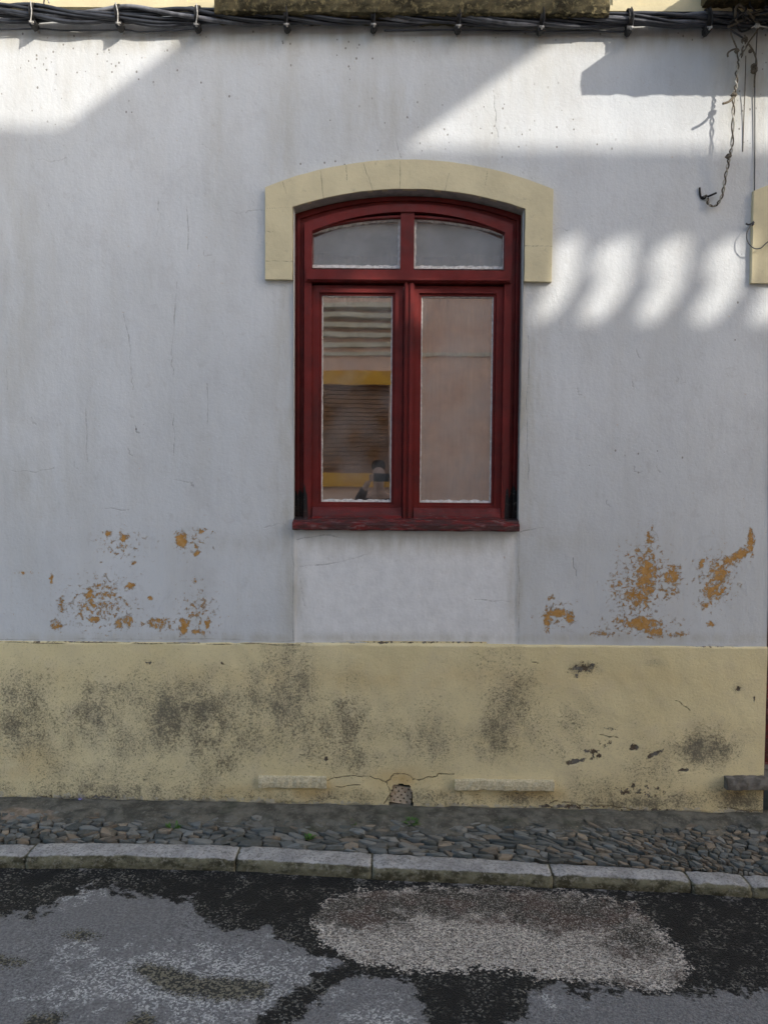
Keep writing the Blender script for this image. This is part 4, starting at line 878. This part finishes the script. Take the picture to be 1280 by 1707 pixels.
def cable_clip(px, i):
    x, z = W(px, 40); cz = min(CPATH, key=lambda c: abs(c.x - x)).z
    root = empty('cable_clip', (x, 0, cz)); r = random.Random(i)
    bm = bmesh.new(); n = 18; pr = []
    for k in range(n + 1):
        a = -math.pi * .5 + 2 * math.pi * k / n; pr.append((-.054 + math.cos(a) * .040, math.sin(a) * .043))
    hw = .010
    rings = [[bm.verts.new((sx, y * (1.0), z_)) for sx in (-hw, hw)] + [bm.verts.new((sx, -.054 + (y + .054) * .88, z_ * .88)) for sx in (hw, -hw)] for y, z_ in pr]
    for k in range(n):
        for m in range(4): m2 = (m + 1) % 4; bm.faces.new((rings[k][m], rings[k + 1][m], rings[k + 1][m2], rings[k][m2]))
    bmobj('strap', bm, M_IRON, root)
    bm = bmesh.new(); add_prism(bm, [(-.016, -.040), (.014, -.040), (.017, -.052), (.008, -.066), (-.006, -.070), (-.015, -.060)], -.072, -.030); o = bmobj('lug', bm, M_IRON, root, bevel=.003)
    bm = bmesh.new(); add_tube(bm, [(0, .0, -.056), (0.002, -.070, -.058), (.004, -.096, -.060)], .0045, 8); add_tube(bm, [(-.010, -.080, -.052), (.012, -.084, -.055)], .004, 6); bmobj('nail', bm, M_GALV, root)
    bm = bmesh.new(); add_tube(bm, smooth_path([(.004, -.094, -.055), (.008, -.097, -.02), (.004, -.098, .01), (.0, -.094, .03)], 4), .0028, 6); bmobj('wire_tie', bm, M_GALV if i in (0, 1, 2) else M_IRON, root)
    root.rotation_euler = (0, R_(r.uniform(-5, 5)), 0)
    tag(root, 'black cable clip gripping the cable bundle, %s along the wall' % ORD[i], 'cable clip', 'clips holding the cable bundle')
for i, px in enumerate((66, 205, 335, 480, 622, 762, 898, 1042, 1170)): cable_clip(px, i)
# white curl of wire above the bundle
bm = bmesh.new(); add_tube(bm, smooth_path([(W(a_, b_, -.06)[0], y_, W(a_, b_, -.06)[1]) for a_, b_, y_ in ((76, 22, -.05), (75, 10, -.07), (79, 4, -.09), (86, 7, -.10), (88, 13, -.10))], 6), .0035, 7)
o = bmobj('wire_curl', bm, M_GALV, None, True); tag(o, 'white curl of wire sticking up behind the cable bundle at the left', 'wire')

# hanging wires
M_ROPE = mat_simple('pale_old_wire', (0.34, 0.31, 0.25), (0.55, 0.52, 0.45), 50, .8)
M_BRN = mat_simple('brown_old_wire', (0.09, 0.075, 0.055), (0.18, 0.15, 0.11), 50, .8)
def P3(px, py, y): x, z = W(px, py, y); return Vector((x, y, z))
def twist(path, off, turns, ph):
    out_ = []; n = len(path)
    for i, p in enumerate(path):
        a = ph + turns * 2 * math.pi * i / n; out_.append(p + Vector((math.cos(a) * off, math.sin(a) * off, 0)))
    return out_
def knot(bm, c, r, n=5, seed=0, tube=.0032):
    rd = random.Random(seed)
    for k in range(n):
        ax = Vector((rd.uniform(-1, 1), rd.uniform(-1, 1), rd.uniform(-1, 1))).normalized(); u = ax.orthogonal().normalized(); v = ax.cross(u); rr2 = r * rd.uniform(.6, 1)
        add_tube(bm, [Vector(c) + (u * math.cos(t) + v * math.sin(t)) * rr2 for t in [2 * math.pi * q / 9 for q in range(9)]], tube, 5)
tw = empty('twisted_wire', (P3(1240, 60, -.06))); base = [(1243, 58, -.055), (1239, 80, -.062), (1232, 100, -.068), (1228, 118, -.072), (1227, 140, -.072), (1223, 158, -.07), (1222, 190, -.070), (1220, 240, -.068), (1216, 259, -.064), (1213, 275, -.05), (1208, 300, -.035), (1204, 323, -.028), (1196, 339, -.026), (1187, 343, -.024), (1180, 337, -.018), (1178, 326, -.010), (1173, 327, -.002)]
tp = smooth_path([P3(*b) for b in base], 10)
def local(ps, o): return [Vector(p) - o.location for p in ps]
for ph, m, r0 in ((0, M_ROPE, .0034), (math.pi, M_BRN, .0036)):
    bm = bmesh.new(); add_tube(bm, local(twist(tp, .0052, 15, ph), tw), r0, 6); bmobj('strand', bm, m, tw, True)
bm = bmesh.new(); knot(bm, P3(1214, 260, -.06) - tw.location, .012, 6, 2, .0045); bmobj('knot', bm, M_BRN, tw)
bm = bmesh.new(); knot(bm, P3(1241, 66, -.06) - tw.location, .014, 6, 3); bmobj('knot', bm, M_BRN, tw)
bm = bmesh.new(); knot(bm, P3(1223, 158, -.07) - tw.location, .014, 6, 1)
add_tube(bm, local(smooth_path([P3(1224, 158, -.07), P3(1216, 168, -.088), P3(1205, 172, -.10)], 3), tw), .006, 6); bmobj('knot', bm, M_BRN, tw)
bm = bmesh.new(); add_tube(bm, local(smooth_path([P3(1166, 312, -.01), P3(1167, 324, -.006), P3(1170, 331, -.0), P3(1180, 327, -.018), P3(1194, 321, -.024)], 4), tw), .0048, 6); knot(bm, P3(1170, 329, -.006) - tw.location, .006, 4, 7, .004); bmobj('hook', bm, M_IRON, tw)
tag(tw, 'frayed two-strand pale and brown wire dangling in loose twists to a hook', 'wire')
def wire(name, pts, r0, m, label, knots=(), n=8):
    bm = bmesh.new(); add_tube(bm, smooth_path([P3(*p) for p in pts], n), r0, 6)
    for kx_, ky_, y_, kr, sd in knots: knot(bm, P3(kx_, ky_, y_), kr, 6, sd)
    o = bmobj(name, bm, m, None, True); tag(o, label, 'wire'); return o
wire('short_wire', [(1218, 48, -.05), (1219, 58, -.05), (1224, 70, -.055), (1228, 80, -.06), (1229, 92, -.06), (1231, 100, -.065)], .0035, M_BRN, 'short bent brown wire drooping left of the pale twisted wire', [(1228, 84, -.06, .011, 21)])
wire('frayed_stub', [(1228, 80, -.06), (1219, 83, -.065), (1213, 88, -.07), (1213, 94, -.07)], .0042, M_BRN, 'stubby broken wire end poking left beside the short brown wire')
wire('black_wire', [(1218, 50, -.055), (1228, 56, -.06), (1238, 62, -.065)], .004, M_CAB, 'short black wire slanting down into the top knot of the twisted wire')
wire('crossing_wire', [(1265, 44, -.05), (1258, 56, -.055), (1249, 68, -.06), (1241, 82, -.062), (1233, 92, -.064)], .0038, M_BRN, 'brown wire crossing down leftwards from the cable tangle')
wire('knotted_wire', [(1247, 72, -.05), (1253, 80, -.055), (1258, 90, -.055), (1261, 103, -.055), (1260, 115, -.05), (1258, 128, -.04), (1257.5, 145, -.02)], .004, M_BRN, 'brown wire with a dark knot curving down at the right edge', [(1257, 116, -.05, .015, 31), (1256, 110, -.05, .012, 32), (1251, 84, -.05, .008, 33)])
wire('straight_thin_wire', [(1243, 92, -.03), (1241.5, 150, -.015), (1239.5, 200, -.006), (1238, 252, -.003)], .0021, M_BRN, 'thin straight brown wire lying on the wall, ending below the sunlit band')
wire('looped_black_wire', [(1262, 50, -.04), (1259, 110, -.012), (1258, 150, -.008), (1258, 250, -.008), (1257, 340, -.012), (1256, 366, -.02), (1250, 377, -.03), (1245, 388, -.038), (1246, 402, -.042), (1256, 413, -.045), (1268, 413, -.045), (1278, 404, -.045), (1290, 396, -.04)], .0026, M_CAB, 'long black wire running straight down and ending in an open loop', [(1254, 373, -.022, .006, 41)])
wire('wire_tail', [(1243, 372, -.02), (1248, 374, -.022), (1257, 370, -.022)], .004, M_CAB, 'tiny black tail of wire tied beside the open loop')
# tangle at the top right
tg = empty('cable_tangle', P3(1262, 28, -.09)); tag(tg, 'dark tangle of old cables jammed under the balcony at the top right', 'cable tangle'); rd = random.Random(5)
for k in range(16):
    pts = []; c = Vector((rd.uniform(-.06, .12), rd.uniform(-.03, .03), rd.uniform(-.03, .04)))
    for q in range(5): pts.append(c + Vector((rd.uniform(-.09, .11), rd.uniform(-.035, .035), rd.uniform(-.055, .055))))
    bm = bmesh.new(); add_tube(bm, smooth_path(pts, 6), rd.choice((.003, .004, .006)), 6); bmobj('cable', bm, rd.choice((M_CAB, M_CAB, M_BRN, M_IRON)), tg, True)
bm = bmesh.new(); knot(bm, P3(1262, 42, -.12) - tg.location, .012, 4, 55, .0022); add_tube(bm, local(smooth_path([P3(1252, 46, -.11), P3(1262, 42, -.12), P3(1285, 46, -.11)], 4), tg), .0024, 5); bmobj('tie_wire', bm, M_GALV, tg)

# ================================================================== SMALL THINGS ON THE PAVEMENT
M_LEAF = mat_simple('weed_leaf', (0.05, 0.13, 0.015), (0.10, 0.24, 0.04), 40, .6)
def weed(px, py, size, n, label, seed):
    x, y = G(px, py); rd = random.Random(seed); root = empty('weed', (x, y, pave_z(x, y) - .004)); bm = bmesh.new(); bs = bmesh.new()
    for k in range(n):
        a = rd.uniform(0, 6.283); L = size * rd.uniform(.4, 1); up = rd.uniform(.25, .9); d = Vector((math.cos(a), math.sin(a), up)).normalized(); tip = d * L
        add_tube(bs, [Vector((0, 0, 0)), tip * .5 + Vector((0, 0, .002)), tip], .0008, 4)
        side = d.cross(Vector((0, 0, 1))).normalized(); w = rd.uniform(.003, .006); l2 = w * 2.2; up2 = side.cross(d)
        p = [tip - d * l2 * .2, tip + side * w * .6 + d * l2 * .2, tip + side * w * .5 + d * l2 * .7, tip + d * l2, tip - side * w * .5 + d * l2 * .7, tip - side * w * .6 + d * l2 * .2]
        bm.faces.new([bm.verts.new(q + up2 * (.0015 if i in (0, 3) else 0)) for i, q in enumerate(p)])
    bmobj('leaves', bm, M_LEAF, root); bmobj('stem', bs, M_LEAF, root); tag(root, label, 'weed', 'weeds between the cobbles')
weed(686, 1376, .042, 110, 'bright green weed just below and right of the vent', 1)
weed(289, 1382, .036, 60, 'dark low weed left of the middle between grey cobbles', 2)
weed(516, 1398, .028, 44, 'small weed beside the kerb under the left stone ledge', 3)
weed(586, 1377, .028, 36, 'sparse green sprig left of the bright weed near the vent', 4)
x, y = G(133, 1342); bm = bmesh.new(); rd = random.Random(3)
c = [bm.verts.new((math.cos(t) * .016 * rd.uniform(.6, 1.1), math.sin(t) * .012 * rd.uniform(.6, 1.1), rd.uniform(0, .008))) for t in [k * 6.283 / 9 for k in range(9)]]; cc = bm.verts.new((0, 0, .012))
for k in range(9): bm.faces.new((c[k], c[(k + 1) % 9], cc))
o = bmobj('paper_scrap', bm, mat_simple('faded_violet_paper', (0.2, 0.18, 0.38), (0.3, 0.28, 0.5), 50, .8)); o.location = (x, y + .01, float(pz(np.array(x), np.array(y))) + .001); o.data.materials[0].use_backface_culling = False
tag(o, 'crumpled violet paper scrap at the foot of the wall', 'litter')

# ================================================================== ACROSS THE STREET (seen in the panes; casts the shadows)
OY = -4.55
opp = empty('opposite_house', (0, OY, 0)); tag(opp, 'pale house across the street with roller shutter, seen reflected in the panes', 'house')
M_OPP = mat_simple('opposite_plaster', (0.74, 0.50, 0.39), (0.82, 0.58, 0.46), 3, .92); M_YEL = mat_simple('opposite_yellow_trim', (0.72, 0.36, 0.05), (0.80, 0.44, 0.07), 8, .85)
M_SLAT = mat_simple('roller_shutter_slats', (0.21, 0.105, 0.05), (0.31, 0.16, 0.08), 12, .6, .001, .4, stretch=(.3, 1, 1))
def op(name, boxes, m, parent=opp, bevel=0):
    bm = bmesh.new()
    for x0, x1, y0, y1, z0, z1 in boxes: add_box(bm, x0, x1, y0, y1, z0, z1)
    return bmobj(name, bm, m, parent, bevel=bevel)
SX0, SX1, SZ0, SZ1 = -1.15, .05, 1.66, 2.62; TZ = 4.35; OXR = 2.6
op('wall', [(-1.7, SX0, -.25, 0, -.5, TZ), (SX1, OXR, -.25, 0, -.5, TZ), (SX0, SX1, -.25, 0, -.5, SZ0), (SX0, SX1, -.25, 0, SZ1, TZ)], M_OPP)
op('trim', [(SX0 - .14, SX1 + .14, .0, .03, SZ1, SZ1 + .15)], M_YEL); op('trim', [(SX0 - .14, SX1 + .14, 0, .05, SZ0 - .15, SZ0)], M_YEL)
op('upper_wall', [(-1.7, OXR, .0, .012, 3.58, TZ)], mat_simple('grey_render', (0.36, 0.37, 0.39), (0.5, 0.51, 0.54), 2.5, .9))
op('roller_shutter', [(SX0, SX1, -.12, -.08 + .0, SZ0 + k * .048, SZ0 + k * .048 + .042) for k in range(20)] + [(SX0, SX1, -.15, -.125, SZ0, SZ1)], M_SLAT, bevel=.006)
op('cornice', [(-1.7, .35, 0, .06 + .03 * k, 3.02 + .10 * k, 3.07 + .10 * k) for k in range(5)] + [(-1.7, OXR, 0, .03, 2.93, 2.97)], mat_simple('cornice_stone', (0.62, 0.55, 0.42), (0.74, 0.67, 0.53), 8, .9), bevel=.008)
op('roof', [(-1.8, OXR + .1, -3.2, .1, TZ, TZ + .12)], M_OPP)
op('wall', [(-1.7, -1.5, -3.1, -.25, -.5, TZ), (OXR - .2, OXR, -3.1, -.25, -.5, TZ), (-1.5, OXR - .2, -3.1, -2.9, -.5, TZ)], M_OPP)
# unseen parapet: edge and openings shaped to throw the wall's shadow and sun patches
def shadow_to_plane(px, py, Yp):
    x, z = W(px, py); d = -Yp; return x + KX * d, z + KZ * d
YP = -6.9
M_PAR = mat_simple('parapet_render', (0.5, 0.47, 0.42), (0.6, 0.56, 0.5), 6, .92)
holes = []
H0 = [(908, 540), (892, 538), (886, 526), (893, 505), (910, 478), (912, 470), (915, 430), (925, 398), (950, 390), (970, 392), (974, 420), (972, 455), (962, 480), (950, 500), (932, 522)]
H1 = [(980, 541), (968, 534), (966, 518), (975, 500), (990, 482), (997, 465), (985, 455), (980, 440), (986, 420), (1005, 402), (1040, 391), (1060, 394), (1064, 430), (1060, 465), (1045, 495), (1020, 525), (1000, 540)]
import math as _m
for ex, ey, ra, rb in ((618, 471, 42, 24), (708, 492, 30, 34)): holes.append([shadow_to_plane(ex + ra * _m.cos(-t * 6.2832 / 14), ey + rb * _m.sin(-t * 6.2832 / 14), YP) for t in range(14)])  # extra openings added to drop dim sun on the window frame
for k, (H, dx) in enumerate(((H1, -280), (H1, -188), (H0, 0), (H1, 0), (H1, 93), (H1, 188), (H1, 283), (H1, 378))):
    if k < 2: continue
    mx_ = sum(p[0] for p in H) / len(H); my_ = sum(p[1] for p in H) / len(H)
    kx_s = (.80, .80, .80, .84, .77, .83, .78, .80)[k]
    holes.append([shadow_to_plane(mx_ + (px - mx_) * kx_s + dx - (py - my_) * .07, my_ + (py - my_) * .95 + .0078 * dx, YP) for px, py in H])
TOPR = shadow_to_plane(900, 247, YP)[1]; TOPL = shadow_to_plane(100, 212, YP)[1]; XSTEP = shadow_to_plane(640, 230, YP)[0]
par = empty('unseen_tall_house', (0, YP, 0)); tag(par, 'unseen tall house added beyond the low one, its roof parapet openings shaped for the sun patches', 'house')  # out of view, added to keep the sun off the wall
BX = 4.2; BXR = 12.0
# build panel as tiles round each hole: a strip above, below and between, then the shaped web
def panel_with_hole(x0, x1, z0, z1, hole, name):
    """front/back faces of a rectangle with a shaped hole, thickness 12 mm"""
    bm = bmesh.new(); hp = resample(hole, .02); cx = sum(p[0] for p in hp) / len(hp); cz = sum(p[1] for p in hp) / len(hp); rp = []
    for x, z in hp:
        dx, dz = x - cx, z - cz; t = min([(x1 - cx) / dx if dx > 0 else 1e9, (x0 - cx) / dx if dx < 0 else 1e9, (z1 - cz) / dz if dz > 0 else 1e9, (z0 - cz) / dz if dz < 0 else 1e9]); rp.append([cx + dx * t, cz + dz * t])
    for cxn, czn in ((x0, z0), (x0, z1), (x1, z0), (x1, z1)):
        j = min(range(len(rp)), key=lambda i: (rp[i][0] - cxn) ** 2 + (rp[i][1] - czn) ** 2); rp[j] = [cxn, czn]
    add_band(bm, hp, [tuple(p) for p in rp], -.006, .006, closed=True); return bmobj(name, bm, M_PAR, par)
zz0 = shadow_to_plane(1000, 560, YP)[1]; zz1 = shadow_to_plane(1000, 376, YP)[1]
edges = [min(p[0] for p in holes[0]) - .02] + [(max(p[0] for p in holes[i]) + min(p[0] for p in holes[i + 1])) / 2 for i in range(len(holes) - 1)] + [max(p[0] for p in holes[-1]) + .02]
for i, h in enumerate(holes):
    cxh = 0; x0e, x1e = min(min(p[0] for p in h) - .004, edges[i]), max(max(p[0] for p in h) + .004, edges[i + 1])
    panel_with_hole(min(p[0] for p in h) - .008, max(p[0] for p in h) + .008, zz0, zz1, h, 'sun_patch_panel')
    if i < len(holes) - 1:
        ga, gb = max(p[0] for p in h) + .008, min(p[0] for p in holes[i + 1]) - .008
        if gb > ga: op('baluster', [(ga, gb, -.006, .006, zz0, zz1)], M_PAR, par)
xl, xr2 = min(p[0] for p in holes[0]) - .008, max(p[0] for p in holes[-1]) + .008
ZR = zz0 - .15
op('parapet_wall', [(BX, xl, -.01, .01, ZR, TOPR), (xr2, BXR, -.01, .01, ZR, TOPR), (xl, xr2, -.01, .01, ZR, zz0), (xl, xr2, -.01, .01, zz1, TOPR), (BX, XSTEP - .2, -.01, .01, TOPR, TOPL)], M_PAR, par)
op('wall', [(BX, BXR, -3.2, .0, -.6, ZR)], M_PAR, par)
for i in range(4):
    for z0 in (1.0, 3.9): op('window', [(BX + .6 + i * 1.7, BX + 1.5 + i * 1.7, .0, .03, z0, z0 + 1.4)], M_SLAT, par)
# unseen slab, added to throw the slanted shadow between the lit bands
cs = empty('shadow_canopy', (0, 0, 0), par); cs.location = (0, -YP, 0)
DEP = 1.3; YC = OY - .27; yb_ = YC - DEP; yw_ = YP + .02
bl_ = shadow_to_plane(100, 215, yb_); brr = shadow_to_plane(640, 232, yb_)
op('shadow_slab', [(bl_[0], brr[0], yw_, YC, bl_[1] - .14, bl_[1])], M_PAR, cs)
op('bracket', [(bl_[0] + .1, bl_[0] + .18, yw_, yw_ + .4, bl_[1] - .3, bl_[1] - .14)], M_PAR, cs); op('bracket', [(brr[0] - .18, brr[0] - .1, yw_, yw_ + .4, bl_[1] - .3, bl_[1] - .14)], M_PAR, cs)
bm = bmesh.new(); V = []; add_box(bm, -14, 14, -7.2, -4.25, -.5, -.01); o = bmobj('far_pavement', bm, M_PAVE, None, bevel=.01); tag(o, kind='structure')

# photographer, seen only as a reflection
M_SKIN = mat_simple('skin', (0.42, 0.27, 0.2), (0.5, 0.33, 0.25), 20, .6); M_SHIRT = mat_simple('dark_shirt', (0.06, 0.045, 0.045), (0.09, 0.07, 0.065), 30, .9); M_TROU = mat_simple('dark_trousers', (0.03, 0.035, 0.05), (0.05, 0.055, 0.075), 30, .9); M_HAIR = mat_simple('hair', (0.03, 0.022, 0.018), (0.06, 0.045, 0.035), 60, .8, .003)
GZ = road_z(0, -4.0); per = empty('person', (-.06, -4.10, GZ + .0)); H = CAM_H - GZ
tag(per, 'person in a dark shirt raising a phone in both hands to take the photo', 'person')
def skin(name, vs, es, rs, m, root=0, parent=per, sub=2):
    me = bpy.data.meshes.new(name); me.from_pydata(vs, es, []); me.materials.append(m); o = bpy.data.objects.new(name, me); COL.objects.link(o); o.parent = parent
    sk = o.modifiers.new('skin', 'SKIN'); sk.use_smooth_shade = True
    for i, r in enumerate(rs): me.skin_vertices[0].data[i].radius = (r if isinstance(r, tuple) else (r, r))
    for i in range(len(vs)): me.skin_vertices[0].data[i].use_root = (i == root)
    s = o.modifiers.new('sub', 'SUBSURF'); s.levels = sub; s.render_levels = sub; return o
hz = H + .02; sh = hz - .24       # eye level about the phone's height
vs = [(0, 0, .93), (0, .0, 1.08), (0, .0, 1.24), (0, .0, sh + .0), (0, .01, sh + .09), (0, .03, hz - .06), (0, .04, hz + .0), (0, .02, hz + .09),
      (-.19, 0, sh - .03), (-.27, .12, sh - .22), (-.12, .30, hz - .10), (-.09, .33, hz - .06), (.19, 0, sh - .03), (.27, .12, sh - .22), (.17, .30, hz - .10), (.14, .33, hz - .06),
      (-.10, 0, .88), (-.11, .02, .48), (-.11, 0, .09), (-.12, .12, .04), (.10, 0, .88), (.11, .02, .48), (.11, 0, .09), (.12, .12, .04)]
es = [(0, 1), (1, 2), (2, 3), (3, 4), (4, 5), (5, 6), (6, 7), (3, 8), (8, 9), (9, 10), (10, 11), (3, 12), (12, 13), (13, 14), (14, 15), (0, 16), (16, 17), (17, 18), (18, 19), (0, 20), (20, 21), (21, 22), (22, 23)]
rs = [(.11, .08), (.10, .075), (.10, .07), (.07, .055), .046, (.062, .07), (.075, .09), (.06, .07), .055, .042, .028, .03, .055, .042, .028, .03, .085, .055, .038, .035, .085, .055, .038, .035]
skin('person', vs, es, rs, M_SKIN).name = 'body'
skin('shirt', [vs[0], vs[1], vs[2], (0, 0, sh - .01), vs[8], vs[9], (-.13, .285, hz - .115), vs[12], vs[13], (.18, .285, hz - .115)], [(0, 1), (1, 2), (2, 3), (3, 4), (4, 5), (5, 6), (3, 7), (7, 8), (8, 9)], [(.165, .12), (.15, .11), (.165, .12), (.14, .105), .07, .058, .045, .07, .058, .045], M_SHIRT)
skin('trousers', [vs[0], vs[16], vs[17], (-.11, 0, .12), vs[20], vs[21], (.11, 0, .12)], [(0, 1), (1, 2), (2, 3), (0, 4), (4, 5), (5, 6)], [(.155, .115), .105, .075, .06, .105, .075, .06], M_TROU)
skin('hair', [(0, -.02, hz + .04), (0, 0, hz + .12), (0, .05, hz + .115)], [(0, 1), (1, 2)], [(.08, .08), (.078, .08), (.06, .045)], M_HAIR)
for s, cx in ((-1, -.065), (1, .125)):                                             # fingers closed on the phone's two short edges
    for k in range(4): skin('finger', [(cx + s * .018, .345, hz - .055 + k * .018), (cx + s * .012, .375, hz - .05 + k * .018), (cx - s * .01, .392 - .002 * k, hz - .045 + k * .018), (cx - s * .022, .392, hz - .043 + k * .018)], [(0, 1), (1, 2), (2, 3)], [.010, .0085, .008, .007], M_SKIN, sub=1)
    skin('thumb', [(cx + s * .02, .335, hz - .06), (cx + s * .0, .345, hz - .045), (cx - s * .025, .352, hz - .03)], [(0, 1), (1, 2)], [.012, .0105, .009], M_SKIN, sub=1)
bm = bmesh.new()
for s in (-1, 1): add_prism(bm, [(s * .032 - .011, hz + .018), (s * .032 + .011, hz + .018), (s * .032 + .009, hz + .024), (s * .032 - .009, hz + .024)], .115, .128)
add_prism(bm, [(-.010, hz - .022), (.010, hz - .022), (.004, hz + .02), (-.004, hz + .02)], .118, .142); add_prism(bm, [(-.022, hz - .046), (.022, hz - .046), (.018, hz - .040), (-.018, hz - .040)], .112, .124)
bmobj('face_features', bm, M_SKIN, per, bevel=.002)
bm = bmesh.new()
for s in (-1, 1): add_box(bm, s * .11 - .045, s * .11 + .045, -.06, .20, .0, .07)
bmobj('shoes', bm, M_HAIR, per, bevel=.02)
bm = bmesh.new(); add_box(bm, -.05 , .11, .356, .365, hz - .06, hz + .02)
o = bmobj('phone', bm, mat_simple('phone_black', (0.02, 0.02, 0.02), (0.03, 0.03, 0.03), 20, .2), None, bevel=.003); o.location = per.location; tag(o, 'black phone held sideways by the photographer', 'phone')
